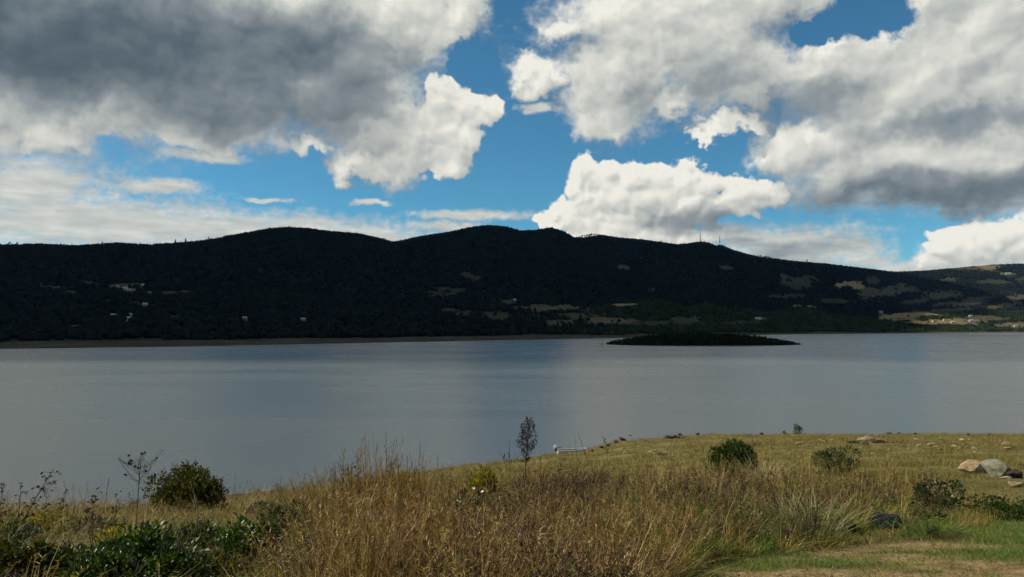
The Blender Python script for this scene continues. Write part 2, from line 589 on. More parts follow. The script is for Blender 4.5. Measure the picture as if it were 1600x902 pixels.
# open fields seen on the slopes: x, y, half width, half height, tilt, dryness (0 green .. 1 straw)
FIELDS = [
    (88, 448, 32, 5, -4, .45), (112, 456, 20, 7, 0, .4), (136, 441, 20, 3, -6, .5), (165, 471, 24, 2.6, -8, .5), (222, 477, 18, 3, -8, .5), (266, 458, 15, 3.5, 0, .4), (288, 457, 12, 2.5, 0, .4),
    (190, 446, 26, 3, 4, .6), (205, 453, 12, 2.5, 0, .7), (270, 495, 22, 4, -10, .25), (300, 490, 12, 3, 0, .25), (120, 509, 12, 2, 0, .4), (328, 521, 16, 2, 0, .6), (385, 499, 10, 2, 0, .4),
    (735, 432, 18, 5, -8, .4), (706, 451, 30, 5, -4, .2), (700, 484, 22, 3, 0, .5), (726, 490, 14, 4, 0, .35), (778, 496, 24, 8, 0, .4), (792, 471, 12, 4, 0, .5), (690, 460, 26, 6, 0, .15),
    (972, 417, 11, 3.2, 0, .6), (1137, 418, 17, 2.3, -3, .55), (865, 481, 60, 5, 0, .7), (905, 492, 56, 4, 0, .55), (960, 500, 44, 5, 0, .75), (880, 504, 50, 5, 0, .6), (1070, 499, 40, 6, 0, .45),
    (972, 476.5, 27, 1.8, 4, 1.0), (1150, 504, 40, 3, 0, .3), (1018, 453, 8, 3, 0, .4), (1040, 505, 60, 4, 0, .2), (1190, 498, 10, 1.6, 0, .9),
    (1250, 440, 30, 11, 0, .3), (1224, 436, 8, 9, 30, .6), (1312, 446, 12, 6, 0, 1.0), (1340, 448, 11, 5, 0, .95), (1328, 443, 20, 3, 0, .9), (1358, 459, 24, 8, 0, .6), (1395, 455, 18, 10, 0, .55), (1408, 449, 10, 9, 0, .55),  # the ochre fields' straw tone also carries a patch of sunlight
    (1366, 438, 12, 5, 0, .3), (1425, 452, 12, 4, 0, .4), (1470, 460, 38, 8, 2, .55), (1500, 474, 50, 3.5, 4, .5), (1430, 471, 30, 3, 6, .4), (1560, 478, 44, 4, 6, .6), (1590, 465, 22, 4, 0, .5), (1530, 466, 30, 4, 6, .4), (1480, 485, 60, 2.5, 3, .55),
    (1425, 492, 48, 3.5, 3, .95), (1395, 496, 38, 5, 0, .9), (1478, 503, 60, 5, 0, .8), (1530, 497, 40, 4, 0, .6), (1580, 508, 50, 4, 0, .75), (1245, 478, 10, 2, 0, .8), (1268, 479, 11, 2, 4, .9),
    (1545, 417, 18, 3.5, -4, .8), (1510, 419, 40, 2.4, -5, .6), (1577, 428, 14, 2, 0, .7), (1485, 436, 16, 2.5, 0, .4), (1550, 440, 30, 3, 0, .25), (1600, 436, 16, 4, 0, .2),
    (1225, 462, 40, 3, 0, .25), (1310, 470, 30, 3, 0, .25),
]


def field_mask(X, Y, Z, grow=0.0):
    px, py = hill_pix(X, Y, Z)
    wob = (fbm(X / 70, Y / 110, 4, 0.55) - 0.5)
    wob2 = (fbm(X / 26 + 40, Y / 40, 3) - 0.5)
    m = np.zeros_like(px)
    dry = np.zeros_like(px) + 0.3
    for (cx, cy, rx, ry, rot, dr) in FIELDS:
        a = R(-rot)
        dx, dy = px - cx, py - cy
        ux = (dx * math.cos(a) + dy * math.sin(a)) / rx
        uy = (-dx * math.sin(a) + (dy - grow * 0.5) * math.cos(a)) / (ry + grow * 0.5)
        q = 1.0 - np.sqrt(ux * ux + uy * uy) + wob * 1.3 + wob2 * 1.1
        q = sstep(q, -0.05, 0.25)
        dry = np.where(q > m, dr, dry)
        m = np.maximum(m, q)
    return m, dry


def build_hills():
    pxs = np.concatenate([np.linspace(-1700, -60, 90), np.linspace(-55, 1655, 720), np.linspace(1665, 3300, 90)])
    ss_ = np.concatenate([[-0.12, -0.04], np.linspace(0, 0.09, 10), np.linspace(0.10, 1.0, 190), [1.01, 1.05, 1.15, 1.35, 1.6]])
    PX, SS = np.meshgrid(pxs, ss_)
    X, Y, Z = hill_z(PX, SS)
    # the shore wanders in and out
    me = grid_mesh('hills', np.stack([X, Y, Z], -1))
    m, dry = field_mask(X, Y, Z)
    beach = 1 - sstep(SS + 0.06 * (fbm(X / 90, Y / 90, 4) - 0.5), 0.070, 0.105)
    m = np.where(SS > 1.0, 0.3, m)
    set_attr(me, 'field', m)
    set_attr(me, 'dry', dry)
    set_attr(me, 'beach', beach)
    mt, g, b, o = material('hillside')
    tc = g.node('ShaderNodeTexCoord')
    P = tc.outputs['Object']
    n1 = g.noise(P, 0.02, 6.0, 0.65)
    n2 = g.noise(P, 0.004, 5.0, 0.6)
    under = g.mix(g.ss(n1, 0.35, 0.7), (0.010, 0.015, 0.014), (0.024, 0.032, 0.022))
    fieldc = g.ramp(g.m('ADD', g.attr('dry'), g.m('MULTIPLY', g.m('SUBTRACT', n1, 0.5), 0.5)),
                    [(0.0, (0.022, 0.030, 0.014)), (0.4, (0.044, 0.044, 0.026)), (0.7, (0.082, 0.068, 0.040)), (1.0, (0.26, 0.19, 0.085))])
    col = g.mix(g.attr('field'), under, fieldc)
    n3 = g.noise(g.v('MULTIPLY', P, (1, 3, 8)), 0.02, 6.0, 0.7)
    bch = g.ramp(n3, [(0.34, (0.018, 0.017, 0.011)), (0.48, (0.040, 0.035, 0.022)), (0.58, (0.075, 0.062, 0.036)), (0.70, (0.15, 0.12, 0.075))])
    col = g.mix(g.attr('beach'), col, bch)
    g.put(b.inputs['Base Color'], col)
    b.inputs['Roughness'].default_value = 0.95
    b.inputs['Specular IOR Level'].default_value = 0.05
    bump(g, b, g.noise(P, 0.12, 5.0, 0.7), 0.8, 3.0)
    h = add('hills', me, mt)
    tag(h, kind='structure')


build_hills()


def blob_crown(seed, kind):
    """a lumpy crown, about 1 m across at unit scale, standing on its base"""
    bm = bmesh.new()
    bmesh.ops.create_icosphere(bm, subdivisions=3 if kind == 'broad' else 2, radius=0.5)
    for v in bm.verts:
        n = mnoise.noise(v.co * 3.1 + Vector((seed * 9.7, 0, 0)))
        n2 = mnoise.noise(v.co * 7.3 + Vector((0, seed * 5.1, 0)))
        v.co *= 1 + 0.45 * n + 0.30 * n2
        if kind == 'spire':
            t = (v.co.z + 0.5)
            v.co.x *= 0.62 * (1.15 - t) + 0.1
            v.co.y *= 0.62 * (1.15 - t) + 0.1
            v.co.z = t * 1.35
        else:
            v.co.z = (v.co.z + 0.42) * 0.95
    me = bpy.data.meshes.new('crown')
    bm.to_mesh(me)
    bm.free()
    return me


def foliage_mat(name, c0, c1, rough=0.75, spec=0.15, trans=0.0, scale=6.0):
    m, g, b, o = material(name)
    oi = g.node('ShaderNodeObjectInfo')
    tc = g.node('ShaderNodeTexCoord')
    n = g.noise(tc.outputs['Object'], scale, 3.0, 0.6)
    f = g.m('ADD', g.m('MULTIPLY', oi.outputs['Random'], 0.6), g.m('MULTIPLY', g.m('SUBTRACT', n, 0.3), 0.8))
    col = g.mix(g.ss(f, 0.0, 1.0), c0, c1)
    g.put(b.inputs['Base Color'], col)
    b.inputs['Roughness'].default_value = rough
    b.inputs['Specular IOR Level'].default_value = spec
    if trans > 0:
        t = g.node('ShaderNodeBsdfTranslucent')
        g.put(t.inputs[0], g.mix(1.0, col, (1.25, 1.2, 0.6), 'MULTIPLY'))
        mx = g.node('ShaderNodeMixShader')
        mx.inputs[0].default_value = trans
        g.nt.links.new(b.outputs[0], mx.inputs[1])
        g.nt.links.new(t.outputs[0], mx.inputs[2])
        g.nt.links.new(mx.outputs[0], o.inputs[0])
    return m


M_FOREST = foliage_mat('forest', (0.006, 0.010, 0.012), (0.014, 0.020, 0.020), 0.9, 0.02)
M_WOOD_SUNLIT = foliage_mat('lower_woodland', (0.010, 0.018, 0.010), (0.032, 0.044, 0.020), 0.9, 0.03)  # forest colour lightened and greened for the dim sunlight on the foothills
crown_meshes = [blob_crown(i, 'broad') for i in range(3)] + [blob_crown(7 + i, 'spire') for i in range(2)]


HOUSE_PX = [(178, 494.5), (203, 493.5), (201, 499), (197.5, 504.5), (199, 508), (174, 511.5), (195, 452), (201, 454), (208, 454), (222, 446.5), (183, 449), (233, 458), (227, 477), (382, 499), (474, 501),
            (1376, 489), (1577, 429), (1459, 503), (1476, 501), (1488, 505), (1517, 503), (1525, 504), (1516, 495), (1586, 511), (1184, 499), (804, 470)]


def build_forest():
    pts, scl, idx = [], [], []
    pxs = np.arange(-420, 2020, 3.0)
    ss_ = np.arange(0.085, 1.012, 0.0046)
    PX, SS = np.meshgrid(pxs, ss_)
    PX = PX + rng.uniform(-2.6, 2.6, PX.shape)
    SS = SS + rng.uniform(-0.004, 0.004, SS.shape)
    X, Y, Z = hill_z(PX, SS)
    m, dry = field_mask(X, Y, Z, 3.0)
    keep = rng.random(X.shape) < np.clip((Y / 2300) ** 1.3, 0.16, 1) * np.where(SS < 0.2, 1.0, 0.9)
    keep &= rng.random(X.shape) > np.clip(m * 1.25, 0, 0.985)
    hx, hy = hill_pix(X, Y, Z)
    for (qx, qy) in HOUSE_PX:
        keep &= ~((np.abs(hx - qx) < 5.5) & (hy > qy - 3) & (hy < qy + 7))
    edge = SS + 0.06 * (fbm(X / 90, Y / 90, 4) - 0.5)
    keep &= (edge > 0.092) | (rng.random(X.shape) < 0.03)
    X, Y, Z, SS = X[keep], Y[keep], Z[keep], SS[keep]
    n = len(X)
    w = rng.uniform(4.5, 9, n) * np.where(rng.random(n) < 0.10, 1.4, 1.0)
    h = w * rng.uniform(0.75, 1.25, n)
    crest = SS > 0.97
    w = np.where(crest, w * 0.75, w)
    h = np.where(crest, np.clip(h, 2.5, 5) * rng.uniform(0.5, 1.2, n), h)
    kind = np.where(rng.random(n) < 0.85, rng.integers(0, 3, n), rng.integers(3, 5, n))
    low = (SS < 0.38 - 0.10 * (fbm(X / 200, Y / 200, 3) - 0.5)) & (X / Y + 0.25 * (fbm(X / 260, Y / 160 + 5, 4) - 0.5) + rng.normal(0, 0.05, n) > 0.06)
    return np.stack([X, Y, Z - 0.5], -1), np.stack([w, w, h], -1), kind, low


fp, fs, fk, fl = build_forest()
fr = np.zeros_like(fp)
fr[:, 2] = rng.uniform(0, 6.28, len(fp))
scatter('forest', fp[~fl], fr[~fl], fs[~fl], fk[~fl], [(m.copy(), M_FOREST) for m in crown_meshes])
scatter('lower_woodland', fp[fl], fr[fl], fs[fl] * 0.9, fk[fl], [(m.copy(), M_WOOD_SUNLIT) for m in crown_meshes])
bpy.data.objects['lower_woodland']['label'] = 'green woodland on the foothills behind the island and along the right shore'
bpy.data.objects['lower_woodland']['category'] = 'woodland'
bpy.data.objects['forest']['label'] = 'dark forest covering the slopes of the long ridge across the lake'
bpy.data.objects['forest']['category'] = 'forest'


# ------------------------------------------------------------------ the lake
def build_lake():
    me = mesh('lake', [(-9000, -60, 0), (9000, -60, 0), (9000, 6500, 0), (-9000, 6500, 0)], [(0, 1, 2, 3)])
    m, g, b, o = material('lake_water')
    tc = g.node('ShaderNodeTexCoord')
    P = tc.outputs['Object']
    cd = g.node('ShaderNodeNewGeometry')
    big = g.noise(g.v('MULTIPLY', P, (0.6, 1.4, 1)), 0.012, 4.0, 0.55, dist=0.6)      # cat's paws of wind
    mid = g.noise(g.v('MULTIPLY', P, (0.75, 1.6, 1)), 0.5, 4.0, 0.6)
    small = g.noise(g.v('MULTIPLY', P, (1.0, 2.0, 1)), 2.3, 3.0, 0.6)
    tiny = g.noise(g.v('MULTIPLY', P, (1.0, 1.7, 1)), 7.0, 2.0, 0.6)
    h = g.m('ADD', g.m('MULTIPLY', mid, 0.28), g.m('ADD', g.m('MULTIPLY', small, 0.22), g.m('MULTIPLY', tiny, 0.06)))
    g.put(b.inputs['Base Color'], g.mix(g.ss(big, 0.3, 0.7), (0.060, 0.070, 0.070), (0.074, 0.082, 0.080)))
    g.put(b.inputs['Roughness'], g.ss(big, 0.35, 0.65, 0.23, 0.29))
    b.inputs['IOR'].default_value = 1.333
    b.inputs['Specular IOR Level'].default_value = 0.5
    bump(g, b, h, 0.15, 0.5)
    tag(add('lake', me, m), kind='structure')


build_lake()


# ------------------------------------------------------------------ the island of reeds
def build_island():
    n, k = 90, 24
    cx, cy = 167.5, 716.0
    a = np.linspace(0, 2 * np.pi, n, endpoint=False)
    rows = []
    for j in range(k + 1):
        r = 1 - j / k
        x = cx + 86.5 * np.cos(a) * r * (1 + 0.05 * np.sin(3 * a + 1))
        y = cy + 43 * np.sin(a) * r * (1 + 0.08 * np.sin(2 * a))
        z = -0.6 + 3.0 * (1 - r ** 2.2) + 0.25 * fbm(x / 7, y / 7, 3)
        rows.append(np.stack([x, y, z], -1))
    P = np.stack(rows)
    P = np.concatenate([P, P[:, :1]], 1)
    me = grid_mesh('island', P)
    add('island', me, plain('island_soil', (0.03, 0.03, 0.02), 0.95, 0.4, 0.2, 0.05))
    tag(bpy.data.objects['island'], kind='structure')
    N = 5200
    t = rng.uniform(0, 2 * np.pi, N)
    r = np.sqrt(rng.random(N)) * 0.985
    x = cx + 86.5 * np.cos(t) * r * (1 + 0.05 * np.sin(3 * t + 1))
    y = cy + 43 * np.sin(t) * r * (1 + 0.08 * np.sin(2 * t))
    z = -0.6 + 3.0 * (1 - r ** 2.2)
    across = np.abs((x - cx) / 86.5)
    hh = (1.5 + 4.9 * np.clip(1 - across ** 2.6, 0, 1)) * rng.uniform(0.6, 1.12, N) * np.where(rng.random(N) < 0.03, 1.2, 1)
    w = rng.uniform(1.6, 4.2, N)
    m = foliage_mat('reeds', (0.006, 0.009, 0.005), (0.018, 0.022, 0.011), 0.9, 0.02)
    rot = np.zeros((N, 3))
    rot[:, 2] = rng.uniform(0, 6.28, N)
    rot[:, :2] = rng.normal(0, 0.1, (N, 2))
    scatter('island_reeds', np.stack([x, y, z - 0.2], -1), rot, np.stack([w, w, hh], -1), rng.integers(0, 5, N), [(c.copy(), m) for c in crown_meshes])
    bpy.data.objects['island_reeds']['label'] = 'nearly black reeds and bushes crowding the long low island'
    bpy.data.objects['island_reeds']['category'] = 'reeds'


build_island()


# ------------------------------------------------------------------ the cloud that shades the ridge
def build_shade_cloud():
    """the great dark cloud goes on above the frame; it stands between the sun and the ridge"""
    H = 3000.0
    k = H / math.tan(SUN_EL)
    sx, sy = math.sin(SUN_AZ) * k, math.cos(SUN_AZ) * k
    poly = np.array([(-4200, 380), (420, 420), (760, 1400), (1040, 2500), (1450, 3050), (2250, 3700), (2250, 5200), (-4200, 5200)], dtype=float)
    poly = poly + np.array([sx, sy])
    xs = np.linspace(poly[:, 0].min() - 300, poly[:, 0].max() + 300, 130)
    ys = np.linspace(poly[:, 1].min() - 300, poly[:, 1].max() + 300, 100)
    X, Y = np.meshgrid(xs, ys)
    inside = np.zeros(X.shape, bool)
    dist = np.full(X.shape, 1e9)
    for i in range(len(poly)):
        (x0, y0), (x1, y1) = poly[i], poly[(i + 1) % len(poly)]
        cond = ((y0 > Y) != (y1 > Y)) & (X < (x1 - x0) * (Y - y0) / (y1 - y0 + 1e-9) + x0)
        inside ^= cond
        t = np.clip(((X - x0) * (x1 - x0) + (Y - y0) * (y1 - y0)) / ((x1 - x0) ** 2 + (y1 - y0) ** 2), 0, 1)
        dist = np.minimum(dist, np.hypot(X - x0 - t * (x1 - x0), Y - y0 - t * (y1 - y0)))
    f = np.where(inside, dist, -dist) + 500 * (fbm(X / 500, Y / 500, 4) - 0.5)
    top = H + np.sqrt(np.clip(f, 0, 900)) * 22 * (0.55 + 0.9 * fbm(X / 420 + 9, Y / 420, 4)) + 30
    bot = H - 120 * (fbm(X / 350, Y / 350 + 3, 4) - 0.5) * np.clip(f / 300, 0, 1)
    top = np.where(f > 0, top, bot)
    r, c = X.shape
    idx = np.arange(r * c).reshape(r, c)
    fm = (f[:-1, :-1] > 0) | (f[1:, :-1] > 0) | (f[:-1, 1:] > 0) | (f[1:, 1:] > 0)
    q = np.stack([idx[:-1, :-1], idx[:-1, 1:], idx[1:, 1:], idx[1:, :-1]], -1)[fm]
    V = np.concatenate([np.stack([X, Y, top], -1).reshape(-1, 3), np.stack([X, Y, bot], -1).reshape(-1, 3)])
    Q = np.concatenate([q, q[:, ::-1] + r * c])
    used = np.unique(Q)
    remap = np.zeros(len(V), int)
    remap[used] = np.arange(len(used))
    me = mesh('cloud', V[used], remap[Q], smooth=True)
    bm = bmesh.new()
    bm.from_mesh(me)
    bmesh.ops.remove_doubles(bm, verts=bm.verts, dist=0.01)
    bm.to_mesh(me)
    bm.free()
    m, g, b, o = material('cloud')
    b.inputs['Base Color'].default_value = (0.92, 0.92, 0.92, 1)
    b.inputs['Roughness'].default_value = 1.0
    b.inputs['Specular IOR Level'].default_value = 0.0
    t = g.node('ShaderNodeBsdfTranslucent')
    t.inputs[0].default_value = (0.9, 0.9, 0.9, 1)
    mx = g.node('ShaderNodeMixShader')
    mx.inputs[0].default_value = 0.35
    g.nt.links.new(b.outputs[0], mx.inputs[1])
    g.nt.links.new(t.outputs[0], mx.inputs[2])
    g.nt.links.new(mx.outputs[0], o.inputs[0])
    tag(add('cloud', me, m), kind='structure')


build_shade_cloud()

# ================================================================== the near shore
shore_pts = np.array([(-200, 62), (-120, 62), (-60, 65), (-42, 66), (-26.5, 66.6), (-20, 72.5), (-12.9, 80.8), (0, 92), (7.8, 97.6), (13.6, 107), (20, 111), (27, 113), (50, 114), (72, 114), (110, 110), (200, 100)], dtype=float)
near_prof = np.array([(-60, 14.0), (0, 13.75), (3, 13.6), (5, 13.42), (9, 12.85), (15, 11.95), (25, 10.46), (32, 9.7), (50, 7.55), (80, 3.95), (113, 0.0), (125, -1.3), (160, -5.0), (300, -9)], dtype=float)


def land(x, y, detail=True):
    x = np.asarray(x, dtype=float)
    y = np.asarray(y, dtype=float)
    S = np.interp(x, shore_pts[:, 0], shore_pts[:, 1]) + (fbm(x / 5.0 + 3, x * 0 + 1.7, 3) - 0.5) * 2.2
    d = np.where(y > 0, y * 113.0 / S, y)
    z = np.interp(d, near_prof[:, 0], near_prof[:, 1])
    if detail:
        a = sstep(y, 4, 14) * (1 - 0.6 * sstep(d, 95, 113))
        z = z + a * (0.45 * (fbm(x / 9, y / 9, 3) - 0.5) + 0.12 * (fbm(x / 1.7, y / 1.7, 2) - 0.5)) + 0.03 * (fbm(x / 0.5, y / 0.5, 2) - 0.5)
    return z


def land1(x, y):
    return float(land(np.array([x]), np.array([y]))[0])


def spot(px, py, lo=3.0, hi=125.0):
    """the place on the near shore that the photo shows at this pixel"""
    x, z = ray(px, py)
    d = np.geomspace(lo, hi, 1500)
    h = land(x * d, d)
    below = np.nonzero(CAM_Z + z * d < h)[0]
    k = below[0] if len(below) else len(d) - 1
    return float(x * d[k]), float(d[k]), float(h[k])


TRACK = np.array([(-6.0, 2.0), (0.6, 3.8)] + [spot(a, b)[:2] for a, b in ((1075, 896), (1150, 876), (1250, 860), (1330, 854), (1400, 850), (1480, 846), (1540, 826), (1600, 800))] + [(14.0, 17.0)])


def near_masks(x, y):
    """bare earth and fresh green on the near ground, by the photographed track at lower right"""
    edge = np.interp(x, TRACK[:, 0], TRACK[:, 1])   # far edge of the track
    wob = (fbm(x / 0.9 + 5, y / 0.9, 4) - 0.5)
    track = 1 - sstep(y + wob * 0.8, edge - 0.25, edge + 0.35)
    green = sstep(fbm(x / 1.1 + 9, y / 1.1 + 2, 4) + 0.30 * sstep(x - 0.35 * (y - 8), 4.2, 6.5) - 0.04, 0.46, 0.60)
    path = np.exp(-((x - (15.3 + 0.10 * (y - 20))) / 1.6) ** 2) * sstep(y, 11, 15) * (1 - sstep(y, 24, 31))
    return track, green, path


def build_land():
    xs = np.concatenate([np.linspace(-160, -40, 40), np.linspace(-38, 50, 380), np.linspace(52, 170, 45)])
    ys = np.concatenate([np.linspace(-45, 1, 18), np.linspace(1.5, 30, 260), np.linspace(30.4, 135, 220)])
    Xg, Yg = np.meshgrid(xs, ys)
    Z = land(Xg, Yg)
    me = grid_mesh('ground', np.stack([Xg, Yg, Z], -1))
    tr, gr, pa = near_masks(Xg, Yg)
    set_attr(me, 'track', np.maximum(tr, pa))
    set_attr(me, 'green', gr)
    PXg = np.where(Yg > 2, 800 + 1256 * Xg / np.maximum(Yg, 2), 800)
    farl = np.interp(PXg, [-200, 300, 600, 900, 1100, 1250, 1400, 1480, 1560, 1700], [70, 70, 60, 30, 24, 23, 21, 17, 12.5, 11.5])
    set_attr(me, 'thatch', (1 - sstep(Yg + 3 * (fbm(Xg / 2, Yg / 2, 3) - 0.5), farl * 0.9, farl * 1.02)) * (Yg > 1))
    m, g, b, o = material('ground')
    tc = g.node('ShaderNodeTexCoord')
    P = tc.outputs['Object']
    X, Y, Zs = g.sep(P)
    n1 = g.noise(P, 0.35, 6.0, 0.65)
    n2 = g.noise(P, 3.5, 6.0, 0.7)
    n3 = g.noise(P, 22.0, 4.0, 0.7)
    mead = g.ramp(g.m('ADD', g.m('MULTIPLY', n1, 0.55), g.m('MULTIPLY', n2, 0.45)),
                  [(0.36, (0.036, 0.034, 0.010)), (0.46, (0.090, 0.074, 0.022)), (0.55, (0.155, 0.120, 0.042)), (0.66, (0.25, 0.195, 0.10))])
    n4 = g.noise(P, 60.0, 3.0, 0.7)
    dirt = g.ramp(g.m('ADD', g.m('MULTIPLY', n2, 0.45), g.m('ADD', g.m('MULTIPLY', n3, 0.30), g.m('MULTIPLY', n4, 0.25))),
                  [(0.36, (0.045, 0.028, 0.012)), (0.45, (0.145, 0.092, 0.040)), (0.53, (0.25, 0.175, 0.082)), (0.61, (0.36, 0.28, 0.15)), (0.70, (0.48, 0.41, 0.27))])
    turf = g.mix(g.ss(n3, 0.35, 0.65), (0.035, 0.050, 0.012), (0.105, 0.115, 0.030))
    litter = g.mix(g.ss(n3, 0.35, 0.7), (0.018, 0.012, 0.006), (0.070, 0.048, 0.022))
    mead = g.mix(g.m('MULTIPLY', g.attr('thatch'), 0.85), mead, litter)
    dirt2 = g.mix(g.m('MULTIPLY', g.attr('green'), 0.75), dirt, turf)
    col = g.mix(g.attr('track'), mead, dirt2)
    # wet, stony mud at the water's edge
    mud = g.mix(g.ss(n2, 0.35, 0.65), (0.045, 0.038, 0.026), (0.14, 0.12, 0.085))
    wet = g.ss(g.m('ADD', Zs, g.m('MULTIPLY', g.m('SUBTRACT', n1, 0.5), 1.0)), 0.75, 0.15)
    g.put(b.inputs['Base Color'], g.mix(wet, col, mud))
    b.inputs['Roughness'].default_value = 0.95
    b.inputs['Specular IOR Level'].default_value = 0.1
    bump(g, b, g.m('ADD', g.m('MULTIPLY', n2, 0.8), g.m('MULTIPLY', n3, 0.25)), 0.9, 0.12)
    tag(add('ground', me, m), kind='structure')


build_land()

# ================================================================== grasses
class Build:
    """collects strips, tubes and leaves into one mesh"""
    def __init__(self):
        self.v, self.f = [], []

    def strip(self, pts, widths, side):
        """a blade: a ribbon along pts, tapering to a point"""
        n0 = len(self.v)
        for p, w in zip(pts[:-1], widths):
            self.v.append(p - side * w)
            self.v.append(p + side * w)
        self.v.append(pts[-1])
        k = len(pts) - 1
        for i in range(k - 1):
            a = n0 + 2 * i
            self.f.append((a, a + 1, a + 3, a + 2))
        a = n0 + 2 * (k - 1)
        self.f.append((a, a + 1, a + 2))

    def tube(self, pts, radii, sides=4):
        n0 = len(self.v)
        pts = [Vector(p) for p in pts]
        for i, (p, r) in enumerate(zip(pts, radii)):
            t = (pts[min(i + 1, len(pts) - 1)] - pts[max(i - 1, 0)])
            t = t.normalized() if t.length > 1e-9 else Vector((0, 0, 1))
            a = t.orthogonal().normalized()
            b = t.cross(a)
            for k in range(sides):
                th = 2 * math.pi * k / sides
                self.v.append(p + (a * math.cos(th) + b * math.sin(th)) * r)
        for i in range(len(pts) - 1):
            for k in range(sides):
                a0 = n0 + i * sides + k
                a1 = n0 + i * sides + (k + 1) % sides
                self.f.append((a0, a1, a1 + sides, a0 + sides))
        self.f.append(tuple(n0 + (len(pts) - 1) * sides + k for k in range(sides)))

    def bud(self, c, r, stretch=1.6, axis=Vector((0, 0, 1))):
        n0 = len(self.v)
        c = Vector(c)
        a = axis.orthogonal().normalized()
        b = axis.cross(a)
        self.v += [c + axis * r * stretch, c + a * r, c + b * r, c - a * r, c - b * r, c - axis * r * stretch]
        for i in range(4):
            self.f.append((n0, n0 + 1 + i, n0 + 1 + (i + 1) % 4))
            self.f.append((n0 + 5, n0 + 1 + (i + 1) % 4, n0 + 1 + i))

    def leaf(self, c, d, n, ln, wd):
        """a pointed leaf folded along its rib: base c, direction d, face normal n"""
        s = d.cross(n).normalized()
        n0 = len(self.v)
        up = n * wd * 0.35
        self.v += [c, c + d * ln * 0.45 + s * wd + up, c + d * ln, c + d * ln * 0.45 - s * wd + up, c + d * ln * 0.5]
        self.f += [(n0, n0 + 1, n0 + 4), (n0 + 1, n0 + 2, n0 + 4), (n0 + 2, n0 + 3, n0 + 4), (n0 + 3, n0, n0 + 4)]

    def box(self, lo, hi):
        n0 = len(self.v)
        for z in (lo[2], hi[2]):
            self.v += [Vector((lo[0], lo[1], z)), Vector((hi[0], lo[1], z)), Vector((hi[0], hi[1], z)), Vector((lo[0], hi[1], z))]
        self.f += [tuple(n0 + k for k in q) for q in ((0, 3, 2, 1), (4, 5, 6, 7), (0, 1, 5, 4), (1, 2, 6, 5), (2, 3, 7, 6), (3, 0, 4, 7))]

    def mesh(self, name, smooth=False):
        return mesh(name, [tuple(p) for p in self.v], self.f, smooth)


def rnd(a, b):
    return random.uniform(a, b)


def blade(B, base, h, w, lean, bend, az, segs=4):
    d = Vector((math.cos(az), math.sin(az), 0))
    pts = []
    for i in range(segs + 1):
        t = i / segs
        pts.append(base + d * (lean * t + bend * t * t) * h + Vector((0, 0, h * (t - 0.28 * bend * t * t))))
    sa = az + math.pi / 2 + rnd(-0.9, 0.9)
    side = Vector((math.cos(sa), math.sin(sa), 0))
    B.strip(pts, [w * (0.8 if i == 0 else 1 - 0.75 * i / segs) for i in range(segs)], side)
    return pts


def tuft(n, h0, h1, spread, w, lean=0.25, bend=0.45, heads=0, straight=False, head_len=0.12):
    B = Build()
    for i in range(n):
        r = spread * math.sqrt(random.random())
        a = rnd(0, 6.283)
        base = Vector((r * math.cos(a), r * math.sin(a), -0.03))
        az = a + rnd(-1.2, 1.2)
        blade(B, base, rnd(h0, h1), w * rnd(0.7, 1.3), rnd(0, lean), rnd(0.0, bend), az, 3 if straight else 4)
    for i in range(heads):
        a = rnd(0, 6.283)
        r = spread * random.random()
        base = Vector((r * math.cos(a), r * math.sin(a), -0.03))
        d = Vector((math.cos(a), math.sin(a), 0))
        h = h1 * rnd(0.95, 1.3)
        ln = rnd(0.03, 0.18)
        pts = [base + d * ln * h * t * t + Vector((0, 0, h * t)) for t in (0, 0.4, 0.75, 1.0)]
        B.tube(pts, [w * 0.45, w * 0.4, w * 0.32, w * 0.22], 3)
        ax = (pts[3] - pts[2]).normalized()
        hl = head_len * rnd(0.6, 1.3)
        for k in range(6):
            t = k / 6
            c = pts[3] - ax * hl * t
            q = Vector((rnd(-1, 1), rnd(-1, 1), rnd(0.6, 1.6))).normalized()
            B.strip([c, c + q * hl * 0.16, c + q * hl * 0.34], [w * 0.55, w * 0.4], q.orthogonal().normalized())
    return B.mesh('tuft')


def forb(h, spread=0.10):
    """a dead branching weed with dark seed heads"""
    B = Build()
    for s in range(random.randint(4, 7)):
        a = rnd(0, 6.283)
        top = Vector((math.cos(a) * spread * rnd(0.5, 2.2), math.sin(a) * spread * rnd(0.5, 2.2), h * rnd(0.7, 1.1)))
        mid = top * 0.5 + Vector((rnd(-.03, .03), rnd(-.03, .03), 0))
        B.tube([(0, 0, -0.03), mid, top], [0.004, 0.003, 0.0018], 3)
        for k in range(9):
            t = rnd(0.35, 1.0)
            p = mid.lerp(top, (t - 0.5) * 2) if t > 0.5 else mid * (t * 2)
            q = p + Vector((rnd(-1, 1), rnd(-1, 1), rnd(0.3, 1.4))).normalized() * rnd(0.05, 0.15)
            B.tube([p, q], [0.002, 0.0012], 3)
            for j in range(2):
                B.bud(q + Vector((rnd(-.015, .015), rnd(-.015, .015), rnd(-.02, .015))), rnd(0.005, 0.010), 1.3)
            if random.random() < 0.6:
                d = Vector((rnd(-1, 1), rnd(-1, 1), rnd(-0.6, 0.5))).normalized()
                B.leaf(p, d, d.orthogonal().normalized(), rnd(0.03, 0.06), 0.008)
    return B.mesh('forb')


